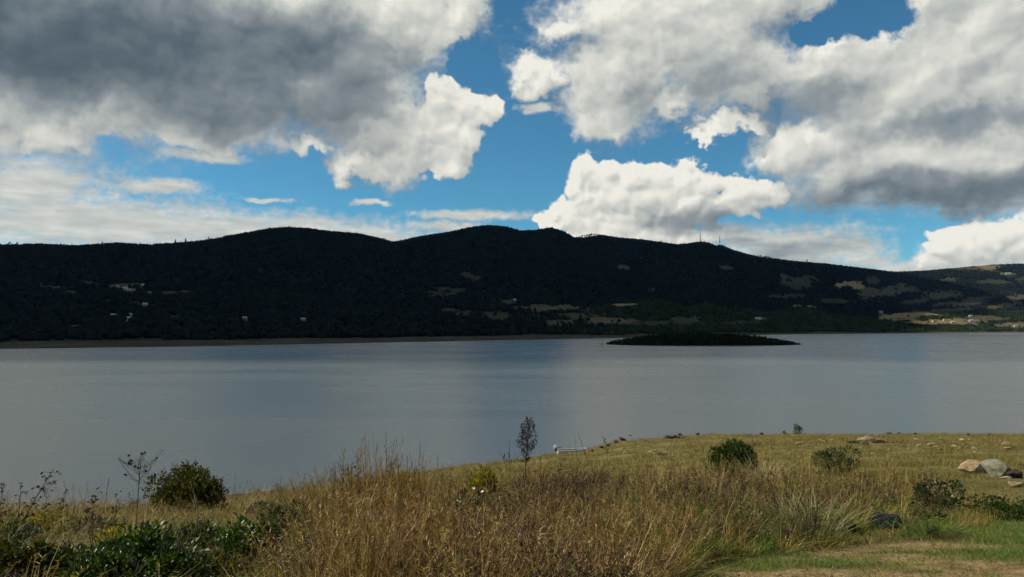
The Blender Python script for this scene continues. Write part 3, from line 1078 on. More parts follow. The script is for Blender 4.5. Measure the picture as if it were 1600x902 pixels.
def grass_mat(name, stops, trans=0.35, rough=0.55, spec=0.25):
    """stops: colours across the plants of one kind"""
    m, g, b, o = material(name)
    oi = g.node('ShaderNodeObjectInfo')
    geo = g.node('ShaderNodeNewGeometry')
    f = g.m('ADD', g.m('MULTIPLY', oi.outputs['Random'], 0.5), g.m('MULTIPLY', geo.outputs['Random Per Island'], 0.5))
    col = g.ramp(f, stops)
    g.put(b.inputs['Base Color'], col)
    b.inputs['Roughness'].default_value = rough
    b.inputs['Specular IOR Level'].default_value = spec
    t = g.node('ShaderNodeBsdfTranslucent')
    g.put(t.inputs[0], g.mix(1.0, col, (1.15, 1.05, 0.7), 'MULTIPLY'))
    mx = g.node('ShaderNodeMixShader')
    mx.inputs[0].default_value = trans
    g.nt.links.new(b.outputs[0], mx.inputs[1])
    g.nt.links.new(t.outputs[0], mx.inputs[2])
    g.nt.links.new(mx.outputs[0], o.inputs[0])
    return m


M_STRAW = grass_mat('dry_grass', [(0.0, (0.030, 0.017, 0.004)), (0.28, (0.13, 0.084, 0.018)), (0.58, (0.34, 0.240, 0.062)), (0.82, (0.54, 0.420, 0.15)), (1.0, (0.72, 0.62, 0.34))], 0.28)
M_RUST = grass_mat('rusty_stalks', [(0.0, (0.026, 0.011, 0.004)), (0.32, (0.11, 0.050, 0.013)), (0.62, (0.27, 0.145, 0.040)), (0.86, (0.46, 0.30, 0.11)), (1.0, (0.68, 0.55, 0.32))], 0.25)
M_GREEN = grass_mat('green_grass', [(0.0, (0.012, 0.030, 0.003)), (0.4, (0.048, 0.100, 0.007)), (0.75, (0.12, 0.180, 0.014)), (0.92, (0.21, 0.24, 0.032)), (1.0, (0.40, 0.36, 0.11))], 0.35)
M_OLIVE = grass_mat('olive_grass', [(0.0, (0.026, 0.026, 0.004)), (0.35, (0.095, 0.086, 0.009)), (0.7, (0.22, 0.19, 0.022)), (0.9, (0.34, 0.28, 0.056)), (1.0, (0.50, 0.42, 0.16))], 0.32)
M_FORB = grass_mat('dead_weed', [(0.0, (0.010, 0.005, 0.002)), (0.5, (0.045, 0.022, 0.008)), (0.8, (0.12, 0.068, 0.026)), (1.0, (0.44, 0.33, 0.18))], 0.1)
M_SHORT = grass_mat('short_grass', [(0.0, (0.042, 0.038, 0.007)), (0.4, (0.125, 0.102, 0.020)), (0.75, (0.25, 0.190, 0.046)), (1.0, (0.42, 0.33, 0.13))], 0.25)
M_HERB = grass_mat('leafy_weed', [(0.0, (0.010, 0.026, 0.003)), (0.45, (0.050, 0.095, 0.007)), (0.8, (0.13, 0.165, 0.014)), (1.0, (0.26, 0.25, 0.05))], 0.3)

P_STRAW = [tuft(20, 0.40, 0.95, 0.13, 0.0036, 0.30, 0.50, heads=4) for i in range(5)]
P_RUST = [tuft(10, 0.45, 0.95, 0.12, 0.0036, 0.10, 0.14, heads=7, straight=True, head_len=0.16) for i in range(4)]
P_GREEN = [tuft(26, 0.18, 0.46, 0.12, 0.0040, 0.4, 0.6) for i in range(3)]
P_OLIVE = [tuft(24, 0.28, 0.62, 0.13, 0.0036, 0.35, 0.55, heads=2) for i in range(4)]
P_FORB = [forb(rnd(0.55, 0.95), 0.14) for i in range(6)]
def herb(h):
    """a leafy upright weed"""
    B = Build()
    for s_ in range(random.randint(3, 5)):
        a = rnd(0, 6.283)
        top = Vector((math.cos(a) * rnd(0.02, 0.16), math.sin(a) * rnd(0.02, 0.16), h * rnd(0.6, 1.1)))
        B.tube([(0, 0, -0.03), top * 0.5, top], [0.003, 0.0025, 0.0015], 3)
        for k in range(22):
            t = rnd(0.15, 1.0)
            p = top * t
            a2 = rnd(0, 6.283)
            dv = Vector((math.cos(a2), math.sin(a2), rnd(0.0, 1.0))).normalized()
            B.leaf(p, dv, Vector((-dv.x * dv.z, -dv.y * dv.z, 1.2)).normalized(), rnd(0.03, 0.075), rnd(0.006, 0.014))
    return B.mesh('herb')


P_HERB = [herb(rnd(0.4, 0.75)) for i in range(5)]
P_SHORT = [tuft(16, 0.05, 0.17, 0.13, 0.0034, 0.6, 0.7) for i in range(3)]


def gpx(x, y):
    return 800 + 1256 * x / y


def make_grass():
    n = 30000
    px = rng.uniform(-110, 1720, n)
    d = np.exp(rng.uniform(math.log(3.6), math.log(112), n))
    x = (px - 800) / 1256 * d
    S = np.interp(x, shore_pts[:, 0], shore_pts[:, 1])
    track, green, path = near_masks(x, d)
    # the tall growth stops at the track and at the open meadow
    far = np.interp(px, [-200, 300, 600, 900, 1100, 1250, 1400, 1480, 1560, 1700], [70, 70, 60, 30, 24, 23, 21, 17, 12.5, 11.5])
    far = far * (1 + 0.35 * (fbm(x / 3 + 4, d / 3, 3) - 0.5))
    tall = (1 - sstep(d, far * 0.86, far * 1.06)) * (1 - sstep(track, 0.15, 0.5)) * (1 - sstep(path, 0.3, 0.6))
    tall = np.where(d > S - 2.5, 0, tall)
    u = rng.random(n)
    is_tall = u < tall
    z = land(x, d)
    patch = fbm(x / 2.2 + 31, d / 2.2 + 7, 3)
    patch2 = fbm(x / 1.1 + 3, d / 1.1 + 77, 3)
    kinds = {}
    # weights of the five kinds of tall plants from bearing and distance
    wr = 1.1 * np.exp(-((px - 780) / 260) ** 2) * (1 - sstep(d, 8, 13)) + 1.5 * np.exp(-((px - 610) / 120) ** 2) * np.exp(-((d - 7.5) / 3.0) ** 2) + 0.12 * sstep(patch, 0.5, 0.65)
    wf = 2.2 * np.exp(-((px - 1010) / 150) ** 2) * np.exp(-((d - 14) / 5) ** 2) + 0.5 * np.exp(-((px - 1330) / 110) ** 2) * np.exp(-((d - 12) / 5) ** 2) + 1.3 * np.exp(-((px - 860) / 150) ** 2) * (1 - sstep(d, 7.5, 10)) + 0.5 * sstep(fbm(x / 1.8 + 11, d / 1.8 + 40, 3), 0.50, 0.62) + 0.25
    wg = 7.0 * sstep(px, 1000, 1100) * (1 - sstep(d, 10, 12.5)) + 1.6 * np.exp(-((px - 430) / 90) ** 2) * (1 - sstep(d, 6.5, 9)) + 6.0 * sstep(px, 1400, 1470) * (1 - sstep(d, 15, 19)) + 2.6 * (1 - sstep(px, 400, 520)) * (1 - sstep(d, 9, 17)) + 1.8 * sstep(fbm(x / 1.5 + 90, d / 1.5 + 12, 3), 0.50, 0.60)
    wo = 1.2 + 2.0 * sstep(patch2, 0.45, 0.62)
    ws = 0.95 + 1.6 * sstep(patch, 0.48, 0.60) + 0.7 * (px > 1180) * (px < 1420) * (d < 12) + 0.8 * sstep(d, 14, 22)
    wh = 3.0 * (1 - sstep(px, 420, 520)) * (1 - sstep(d, 9, 13)) + 1.6 * np.exp(-((px - 930) / 60) ** 2) * np.exp(-((d - 11) / 4) ** 2) + 2.0 * np.exp(-((px - 720) / 60) ** 2) * np.exp(-((d - 11) / 4) ** 2) + 1.5 * sstep(px, 1060, 1160) * (1 - sstep(d, 10, 14)) + 0.5 * sstep(fbm(x / 1.6 + 70, d / 1.6, 3), 0.5, 0.62)
    W = np.stack([ws, wr, wg, wo, wf, wh], -1)
    W = np.cumsum(W / W.sum(-1, keepdims=True), -1)
    kind = (rng.random(n)[:, None] > W).sum(-1)
    hs = 0.62 + 0.75 * patch
    hs *= np.interp(d, [3.5, 5.5, 8, 14, 22, 40], [0.60, 0.85, 1.0, 1.0, 0.9, 0.8])
    hs *= np.interp(px, [-100, 200, 480, 560, 680, 760, 1000, 1250, 1450, 1600], [0.75, 0.75, 0.85, 1.05, 1.05, 0.95, 0.9, 1.0, 0.8, 0.6])
    # how high the growth reaches, surveyed from the photograph: the bank's upper outline, lower towards the camera
    line = np.interp(px, [-100, 0, 100, 200, 300, 400, 450, 500, 540, 580, 640, 690, 740, 800, 860, 920, 1000, 1080, 1150, 1230, 1300, 1380, 1440, 1500, 1560, 1620],
                     [797, 797, 803, 800, 792, 784, 780, 770, 764, 762, 760, 758, 754, 748, 728, 716, 710, 716, 720, 706, 706, 718, 745, 768, 788, 802])
    fr_ = np.interp(d, [4.0, 5, 6, 8, 11, 15, 20], [895, 868, 842, 806, 772, 742, 700])
    fl_ = np.interp(d, [4.0, 5, 6, 8, 11, 15, 20], [930, 905, 880, 842, 815, 800, 780])
    fs_ = np.interp(d, [4.0, 5, 6, 8, 11, 15, 20], [870, 845, 815, 772, 752, 742, 736])
    wl = 1 - sstep(px, 420, 500)
    wsx = sstep(px, 470, 540) * (1 - sstep(px, 660, 740))
    near_line = fr_ * (1 - wl) + fl_ * wl
    near_line = near_line * (1 - wsx) + fs_ * wsx
    clump = 60 * (fbm(px / 34 + 5, d / 2.5, 3) - 0.5) * (1 - sstep(d, 25, 40))          # tussocks and dips
    top_line = np.maximum(line, near_line) + clump + rng.normal(4, 10, n) - 26 * (rng.random(n) < 0.03)
    # nothing tall stands right in front of the shrubs and the dark rock
    for (p0, p1, dm, lim) in [(-80, 352, 5.8, 940), (340, 465, 6.5, 872), (238, 362, 19, 795), (1100, 1192, 30, 718), (1256, 1342, 27, 724), (1416, 1506, 14.4, 806), (1505, 1620, 13.6, 818),
                              (692, 786, 10.4, 792), (594, 680, 14.4, 752), (720, 786, 15, 747), (530, 570, 15, 754), (1330, 1418, 10.3, 846), (1284, 1336, 10.0, 836), (1380, 1424, 15, 806), (870, 925, 60, 714)]:
        inside = (px > p0) & (px < p1) & (d < dm)
        inside &= rng.random(n) < (0.82 if dm < 7 else 0.94)          # a few blades stray across them
        top_line = np.where(inside, np.maximum(top_line, lim + rng.normal(0, 5, n)), top_line)
    top_line = np.where((kind == 1) & (px > 540) & (px < 700) & (d > 6) & (rng.random(n) < 0.07), rng.uniform(700, 745, n), top_line)
    sl = (451 - top_line) / 1256.0
    tz = (math.sin(PITCH) + sl * math.cos(PITCH)) / (math.cos(PITCH) - sl * math.sin(PITCH))
    room = CAM_Z + tz * d - z
    is_tall &= room > 0.10
    hs = np.minimum(hs, np.clip(room, 0.1, 2) / 0.92)
    edge = sstep(track, 0.02, 0.2)
    hs *= 1 - 0.5 * edge
    data = [('tall_dry_grass', P_STRAW, M_STRAW, 'tall straw coloured grass filling the bank in front of the lake', 1.0),
            ('rusty_grass_stalks', P_RUST, M_RUST, 'upright rust brown grass stalks thickest left of centre in the foreground', 1.0),
            ('green_grass', P_GREEN, M_GREEN, 'lush green grass along the edge of the bare track and under the shrubs', 1.15),
            ('olive_grass', P_OLIVE, M_OLIVE, 'yellow olive grass tussocks mixed through the bank', 1.0),
            ('dead_weeds', P_FORB, M_FORB, 'thicket of dead dark brown weeds with seed heads in mid bank', 1.0),
            ('leafy_green_weeds', P_HERB, M_HERB, 'shaggy leafy green weeds among the grass, thickest at lower left', 1.25)]
    for k, (nm, protos, mt, lab, kk) in enumerate(data):
        s = is_tall & (kind == k)
        cnt = int(s.sum())
        pts = np.stack([x[s], d[s], z[s]], -1)
        rot = np.zeros((cnt, 3))
        rot[:, 2] = rng.uniform(0, 6.28, cnt)
        rot[:, 0] = rng.normal(0, 0.10, cnt)
        rot[:, 1] = rng.normal(0.05, 0.10, cnt)
        far_w = np.interp(d[s], [5, 15, 40, 80], [1.0, 1.2, 2.0, 3.0])          # clumps are broader down the slope
        h = hs[s] * kk * rng.uniform(0.75, 1.25, cnt)
        scl = np.stack([far_w * rng.uniform(0.9, 1.3, cnt), far_w * rng.uniform(0.9, 1.3, cnt), h], -1)
        o = scatter(nm, pts, rot, scl, rng.integers(0, len(protos), cnt), [(p, mt) for p in protos])
        tag(o, lab, 'grass' if k < 4 else 'weeds')
    # short grass of the meadow and of the track
    n = 30000
    px = rng.uniform(560, 1720, n)
    d = np.exp(rng.uniform(math.log(4.4), math.log(112), n))
    x = (px - 800) / 1256 * d
    S = np.interp(x, shore_pts[:, 0], shore_pts[:, 1])
    track, green, path = near_masks(x, d)
    ok = (d < S - 1.0) & (rng.random(n) < np.where(track > 0.4, 0.18 + 0.82 * green, 1.0)) & (rng.random(n) > path * 0.95)
    x, d, track, green = x[ok], d[ok], track[ok], green[ok]
    z = land(x, d)
    isg = (rng.random(len(x)) < np.where(track > 0.4, 0.45 + 0.4 * green, 0.10))
    cl = fbm(x / 2.5 + 50, d / 2.5, 3)
    for nm, sel, mt, lab in (('meadow_grass', ~isg, M_SHORT, 'short dry grass over the open headland on the right'), ('track_turf', isg, M_GREEN, 'sparse short green turf on and beside the bare track')):
        cnt = int(sel.sum())
        rot = np.zeros((cnt, 3))
        rot[:, 2] = rng.uniform(0, 6.28, cnt)
        fw = np.interp(d[sel], [4, 10, 40, 110], [0.6, 1.0, 2.4, 4.5])
        h = np.where(track[sel] > 0.4, 0.36, 0.25 + 2.0 * sstep(cl[sel], 0.3, 0.7)) * rng.uniform(0.6, 1.3, cnt) * np.interp(d[sel], [8, 30, 110], [1, 1.1, 1.6])
        o = scatter(nm, np.stack([x[sel], d[sel], z[sel]], -1), rot, np.stack([fw, fw, h], -1), rng.integers(0, 3, cnt), [(p.copy(), mt) for p in P_SHORT])
        for p in bpy.data.collections[nm + '_plants'].objects:
            p.data.materials.clear()
            p.data.materials.append(mt)
        tag(o, lab, 'grass')


make_grass()


# ================================================================== shrubs
def shrub(name, label, px, d, width_px, top_py, mats, leaf=(0.05, 0.014), n=3200, lumps=9, base_lift=0.0, flowers=0, squash=1.0, twiggy=0.0, hollow=0.55, group=None, cat='shrub', depth=1.0, gaps=-0.16):
    """mats: (leaf material, stem material, flower material)"""
    x = (px - 800) / 1256.0 * d
    z0 = land1(x, d) + base_lift
    _, tz = ray(px, top_py)
    top = CAM_Z + tz * d
    W = width_px / 1256.0 * d / 2
    H = max(0.25, top - z0)
    root = empty(name, (x, d, z0))
    tag(root, label, cat, group)
    # crown = overlapping lumps of uneven size, thinned by gaps, with shoots that stick out
    cs = [(Vector((0, 0, H * 0.42)), Vector((W * 0.72, W * 0.72 * depth, H * 0.42)))]
    for i in range(lumps):
        a = 6.283 * i / lumps + rnd(-0.5, 0.5)
        r = rnd(0.25, 0.78)
        zc = rnd(0.18, 0.80) * H * (1.08 - 0.45 * r)
        k = rnd(0.18, 0.46)
        cs.append((Vector((math.cos(a) * W * r, math.sin(a) * W * r * depth, zc)), Vector((W * k, W * k, H * k * rnd(0.55, 0.9)))))
    B = Build()
    seed = Vector((px * 0.37, d * 1.7, 3.1))
    fr = 2.6 / max(W, 0.2)
    for i in range(n):
        c, s = random.choice(cs) if random.random() < 0.72 else cs[0]
        q = Vector((random.gauss(0, 1), random.gauss(0, 1), random.gauss(0, 1))).normalized()
        rr = hollow + (1.06 - hollow) * random.random() ** 0.6
        p = c + Vector((q.x * s.x, q.y * s.y, q.z * s.z)) * rr
        if mnoise.noise(p * fr + seed) < gaps and random.random() < 0.85:
            continue
        if p.z < 0.0:
            p.z = rnd(0, 0.2 * H)
        dv = (q + Vector((rnd(-1, 1), rnd(-1, 1), rnd(-0.5, 1.1))) * 0.9).normalized()
        nv = (dv.cross(Vector((rnd(-1, 1), rnd(-1, 1), rnd(-1, 1))))).normalized()
        k = rnd(0.45, 1.45)
        B.leaf(p, dv, nv, leaf[0] * k, leaf[1] * k)
    shoots = []
    for i in range(int(10 + lumps * 1.5)):
        c, s = random.choice(cs[1:])
        q = Vector((random.gauss(0, 1), random.gauss(0, 0.8), abs(random.gauss(0.6, 0.7)))).normalized()
        p0 = c + Vector((q.x * s.x, q.y * s.y, q.z * s.z)) * 0.8
        p1 = p0 + (q + Vector((rnd(-.4, .4), rnd(-.4, .4), 0.5))).normalized() * H * rnd(0.08, 0.20)
        shoots.append((p0, p1))
        for k in range(9):
            dv = Vector((rnd(-1, 1), rnd(-1, 1), rnd(-0.3, 1))).normalized()
            B.leaf(p0.lerp(p1, rnd(0.1, 1.0)), dv, dv.orthogonal().normalized(), leaf[0] * rnd(0.5, 1.0), leaf[1] * rnd(0.5, 1.0))
    me = B.mesh('foliage')
    tag(add('foliage', me, mats[0], root), kind='stuff')
    T = Build()
    for i in range(9):
        a = rnd(0, 6.283)
        r = rnd(0.3, 0.85)
        tip = Vector((math.cos(a) * W * r, math.sin(a) * W * r * depth, H * rnd(0.55, 0.95)))
        mid = tip * 0.5 + Vector((0, 0, -0.05 * H))
        rad = max(0.006, 0.012 * H)
        T.tube([(tip.x * 0.05, tip.y * 0.05, -0.1), mid, tip], [rad, rad * 0.7, rad * 0.3], 5)
        for k in range(3):
            q = mid.lerp(tip, rnd(0, 1))
            T.tube([q, q + Vector((rnd(-1, 1), rnd(-1, 1), rnd(0.2, 1))) * 0.22 * H], [rad * 0.4, rad * 0.15], 4)
    for p0, p1 in shoots:
        T.tube([p0, p1], [max(0.003, 0.006 * H), 0.0015], 3)
    if twiggy:
        for i in range(int(24 * twiggy)):
            a = rnd(0, 6.283)
            p = Vector((math.cos(a) * W * rnd(0.4, 0.9), math.sin(a) * W * rnd(0.4, 0.9) * depth, H * rnd(0.5, 0.9)))
            T.tube([p, p + Vector((rnd(-.3, .3), rnd(-.3, .3), rnd(0.3, 0.8))) * 0.3 * H], [0.004, 0.002], 3)
    tag(add('stems', T.mesh('stems'), mats[1], root), kind='stuff')
    if flowers:
        Fm = bpy.data.meshes.get('flower')
        if Fm is None:
            FB = Build()
            for k in range(7):
                a = 6.283 * k / 7
                dv = Vector((math.cos(a), math.sin(a), 0.35)).normalized()
                FB.leaf(Vector((0, 0, 0)), dv, Vector((-dv.x * 0.35, -dv.y * 0.35, 1)).normalized(), 0.022, 0.007)
            Fm = FB.mesh('flower')
        for i in range(flowers):
            c, s = random.choice(cs)
            q = Vector((random.gauss(0, 1), -abs(random.gauss(0, 1)), abs(random.gauss(0, 1)))).normalized()
            p = c + Vector((q.x * s.x, q.y * s.y, q.z * s.z)) * 1.04
            fo = add('flower', Fm, mats[2], root)
            fo.location = p
            fo.rotation_euler = (rnd(0.3, 1.0), rnd(-0.4, 0.4), rnd(0, 6.28))
            k = rnd(0.8, 1.4) * d / 11.0
            fo.scale = (k, k, k)
    return root


def leaf_mat(name, stops, rough=0.4, spec=0.5, trans=0.22):
    m, g, b, o = material(name)
    geo = g.node('ShaderNodeNewGeometry')
    col = g.ramp(geo.outputs['Random Per Island'], stops)
    g.put(b.inputs['Base Color'], col)
    b.inputs['Roughness'].default_value = rough
    b.inputs['Specular IOR Level'].default_value = spec
    t = g.node('ShaderNodeBsdfTranslucent')
    g.put(t.inputs[0], g.mix(1.0, col, (1.3, 1.3, 0.5), 'MULTIPLY'))
    mx = g.node('ShaderNodeMixShader')
    mx.inputs[0].default_value = trans
    g.nt.links.new(b.outputs[0], mx.inputs[1])
    g.nt.links.new(t.outputs[0], mx.inputs[2])
    g.nt.links.new(mx.outputs[0], o.inputs[0])
    return m


M_LEAF = leaf_mat('dark_leaf', [(0.0, (0.008, 0.020, 0.002)), (0.6, (0.024, 0.050, 0.004)), (0.9, (0.060, 0.090, 0.008)), (1.0, (0.13, 0.14, 0.02))], 0.45, 0.25, 0.3)
M_LEAF_GLOSS = leaf_mat('glossy_leaf', [(0.0, (0.006, 0.018, 0.002)), (0.55, (0.022, 0.052, 0.004)), (0.88, (0.070, 0.115, 0.008)), (1.0, (0.15, 0.18, 0.02))], 0.38, 0.35, 0.25)
M_LEAF_BRONZE = leaf_mat('bronze_leaf', [(0.0, (0.010, 0.018, 0.002)), (0.5, (0.030, 0.046, 0.004)), (0.85, (0.085, 0.070, 0.008)), (1.0, (0.17, 0.095, 0.014))], 0.45, 0.25, 0.3)
M_LEAF_YELLOW = leaf_mat('yellow_green_leaf', [(0.0, (0.060, 0.062, 0.005)), (0.5, (0.18, 0.155, 0.012)), (0.9, (0.29, 0.225, 0.022)), (1.0, (0.40, 0.31, 0.07))], 0.5, 0.2, 0.4)
M_LEAF_GREY = leaf_mat('grey_green_leaf', [(0.0, (0.010, 0.020, 0.004)), (0.6, (0.032, 0.050, 0.010)), (0.9, (0.08, 0.100, 0.025)), (1.0, (0.16, 0.16, 0.06))], 0.4, 0.3, 0.3)
M_STEM = plain('woody_stem', (0.06, 0.045, 0.03), 0.85, 0.3, 30, 0.1)
M_PALE_STEM = plain('dry_stem', (0.20, 0.155, 0.095), 0.8, 0.3, 30, 0.15)
M_DARK_STEM = plain('dark_dry_stem', (0.045, 0.032, 0.022), 0.85, 0.3, 30, 0.1)
M_FLOWER = plain('white_flower', (0.75, 0.74, 0.66), 0.7, 0.1, 30, 0.2)

shrub('rounded_bush', 'dense rounded dark green bush with bronze left side standing against the water', 300, 19.0, 118, 724, (M_LEAF_BRONZE, M_STEM), (0.075, 0.020), 10500, 16, hollow=0.5, gaps=-0.42)
shrub('rounded_bush', 'compact dark green dome shaped bush on the open dry headland', 1146, 30.5, 84, 683, (M_LEAF, M_STEM), (0.09, 0.028), 10500, 16, hollow=0.5, gaps=-0.42)
shrub('broom_bush', 'olive green ragged bush half sunk in pale grass right of the dome bush', 1300, 27.0, 84, 693, (M_LEAF_GREY, M_STEM), (0.10, 0.018), 2600, 8, twiggy=0.6)
shrub('leafy_bush', 'loose leafy bush with glints on its leaves left of the pale boulders', 1462, 14.4, 88, 736, (M_LEAF_GREY, M_STEM, M_FLOWER), (0.055, 0.016), 2400, 9, hollow=0.4, twiggy=1, flowers=4)
shrub('leafy_bush', 'low dark leafy bush at the right edge beside the dirt path', 1563, 13.6, 112, 768, (M_LEAF, M_STEM, M_FLOWER), (0.05, 0.015), 2400, 8, hollow=0.4, flowers=3)
shrub('sapling_bush', 'small bright green upright bush poking above brown grass before the water', 550, 15.0, 36, 716, (M_LEAF, M_STEM), (0.07, 0.020), 700, 5, hollow=0.3)
shrub('flowering_bush', 'glossy green bush dotted with white flowers beside the tall dark seed stalk', 737, 10.0, 92, 744, (M_LEAF_GLOSS, M_STEM, M_FLOWER), (0.060, 0.013), 2200, 8, flowers=26, hollow=0.4)
shrub('yellow_bush', 'rounded yellow green bush with flat top behind the white flowered bush', 752, 11.5, 62, 716, (M_LEAF_YELLOW, M_STEM), (0.075, 0.008), 7000, 9, hollow=0.4)
shrub('yellow_bush', 'broad yellow green mound of fine stems above the rusty stalks', 636, 11.0, 86, 719, (M_LEAF_YELLOW, M_STEM), (0.075, 0.008), 7500, 9, hollow=0.4, twiggy=1)
shrub('glossy_bush', 'large dark glossy leaved bush filling the bottom left corner area', 236, 5.0, 250, 826, (M_LEAF_GLOSS, M_STEM), (0.036, 0.011), 13000, 20, hollow=0.3, gaps=-0.05, twiggy=1.5)
shrub('glossy_bush', 'mid green leafy bush between the corner bush and the large glossy bush', 118, 5.8, 120, 842, (M_LEAF, M_STEM), (0.036, 0.011), 5200, 12, hollow=0.3)
shrub('glossy_bush', 'low yellow green bush in front of the rusty stalks at the bottom', 470, 5.3, 96, 862, (M_LEAF_YELLOW, M_STEM), (0.07, 0.007), 3000, 8, hollow=0.45)
shrub('glossy_bush', 'dark glossy bush between the big corner bush and the rusty stalks', 400, 6.8, 116, 790, (M_LEAF_GLOSS, M_STEM), (0.042, 0.012), 5200, 13, hollow=0.25)
shrub('yellow_bush', 'small yellow green bush under the leaning dead stalk at far left', 66, 10.0, 84, 794, (M_LEAF_YELLOW, M_STEM), (0.07, 0.007), 2200, 7, hollow=0.4)
shrub('corner_bush', 'dark shaded bush at the very left edge of the frame', 8, 5.6, 150, 824, (M_LEAF_BRONZE, M_STEM), (0.036, 0.011), 6000, 9, hollow=0.4)
shrub('leafy_bush', 'small dark bush in the green grass left of the dark rock', 1310, 10.0, 50, 804, (M_LEAF, M_STEM), (0.05, 0.014), 1200, 6, hollow=0.3)
shrub('leafy_bush', 'small leafy shrub just behind the dark rock', 1402, 14.8, 46, 778, (M_LEAF_GREY, M_STEM), (0.05, 0.015), 700, 5, hollow=0.3)
shrub('leafy_bush', 'low dark green clump at the edge of the bare track', 1112, 8.9, 56, 832, (M_LEAF, M_STEM), (0.05, 0.012), 1200, 6, hollow=0.3)
for (lab, px_, d_, w_, t_, mt_, lf_, n_) in [
        ('dark leafy scrub at the bottom edge left of the large glossy bush', 70, 6.6, 130, 846, M_LEAF_GLOSS, (0.036, 0.011), 4200),
        ('yellow green weedy bush rising behind the large glossy bush', 196, 8.2, 100, 818, M_LEAF_YELLOW, (0.055, 0.008), 2600),
        ('mid green ragged bush behind the right shoulder of the large glossy bush', 300, 7.6, 120, 816, M_LEAF, (0.042, 0.012), 4200),
        ('dark tangle of leaves at the bottom edge under the second glossy bush', 362, 6.0, 130, 860, M_LEAF_BRONZE, (0.034, 0.010), 3800),
        ('grey green scrub filling the gap left of the rounded bush', 160, 10.5, 110, 806, M_LEAF_GREY, (0.05, 0.011), 2000),
        ('green scrub at the left edge above the shaded corner bush', 26, 8.0, 110, 808, M_LEAF, (0.042, 0.011), 3200),
        ('tall ragged dark shrub just right of the second glossy bush', 452, 9.0, 66, 782, M_LEAF, (0.045, 0.012), 2200),
        ('bronze bramble at the foot of the rusty stalks on their left', 500, 6.6, 110, 858, M_LEAF_BRONZE, (0.036, 0.009), 2600),
        ('dark bramble at the bottom edge right under the rusty stalks', 690, 6.6, 130, 872, M_LEAF_BRONZE, (0.034, 0.009), 2600),
        ('green leafy scrub in the grass left of the bleached fountain', 1180, 10.2, 90, 806, M_LEAF, (0.045, 0.010), 1800),
        ('green weedy scrub right of the dark rock', 1440, 11.5, 80, 806, M_LEAF, (0.045, 0.010), 1600)]:
    shrub('scrub_bush', lab, px_, d_, w_, t_, (mt_, M_STEM), lf_, n_, 13, hollow=0.15, twiggy=1.5, gaps=-0.08)
shrub('scrub_bush', 'ragged dark green scrub low in front of the rusty stalks', 440, 7.6, 110, 838, (M_LEAF, M_STEM), (0.040, 0.011), 2600, 10, hollow=0.2, twiggy=1)
shrub('scrub_bush', 'yellow green scrub patch in the middle of the bank right of the tall seed plume', 925, 11.5, 96, 782, (M_LEAF_YELLOW, M_STEM), (0.06, 0.010), 2200, 10, hollow=0.2, twiggy=1)
shrub('scrub_bush', 'dark bramble patch at the bottom centre under the seed plume', 830, 7.2, 150, 866, (M_LEAF_BRONZE, M_STEM), (0.038, 0.010), 2600, 12, hollow=0.2, twiggy=2)
shrub('scrub_bush', 'dark brown bramble in the thicket below the dome shaped bush', 1040, 13.5, 120, 768, (M_LEAF_BRONZE, M_STEM), (0.05, 0.010), 1800, 12, hollow=0.2, twiggy=2)
shrub('scrub_bush', 'small ragged green scrub right of the rounded left bush', 408, 15.0, 60, 782, (M_LEAF_GREY, M_STEM), (0.06, 0.014), 1000, 8, hollow=0.2, twiggy=1)
shrub('scrub_bush', 'ragged green scrub among pale grass behind the dark rock', 1345, 13.5, 80, 772, (M_LEAF_GREY, M_STEM), (0.055, 0.012), 1100, 9, hollow=0.2, twiggy=1.5)
shrub('shore_bush', 'tiny dark bush alone on the skyline of the headland against the water', 1242, 108.0, 15, 663, (M_LEAF, M_STEM), (0.16, 0.05), 420, 5, hollow=0.3)
shrub('shore_bush', 'very low scrub beside the tiny skyline bush on the headland', 1223, 108.0, 14, 672, (M_LEAF_GREY, M_STEM), (0.14, 0.04), 200, 4, hollow=0.3)


# ================================================================== dry weeds that stand above the grass
M_SEED = plain('seed_head', (0.030, 0.020, 0.014), 0.9, 0.35, 40, 0.05)
M_SEED_PALE = plain('pale_seed_head', (0.16, 0.12, 0.08), 0.9, 0.3, 40, 0.05)


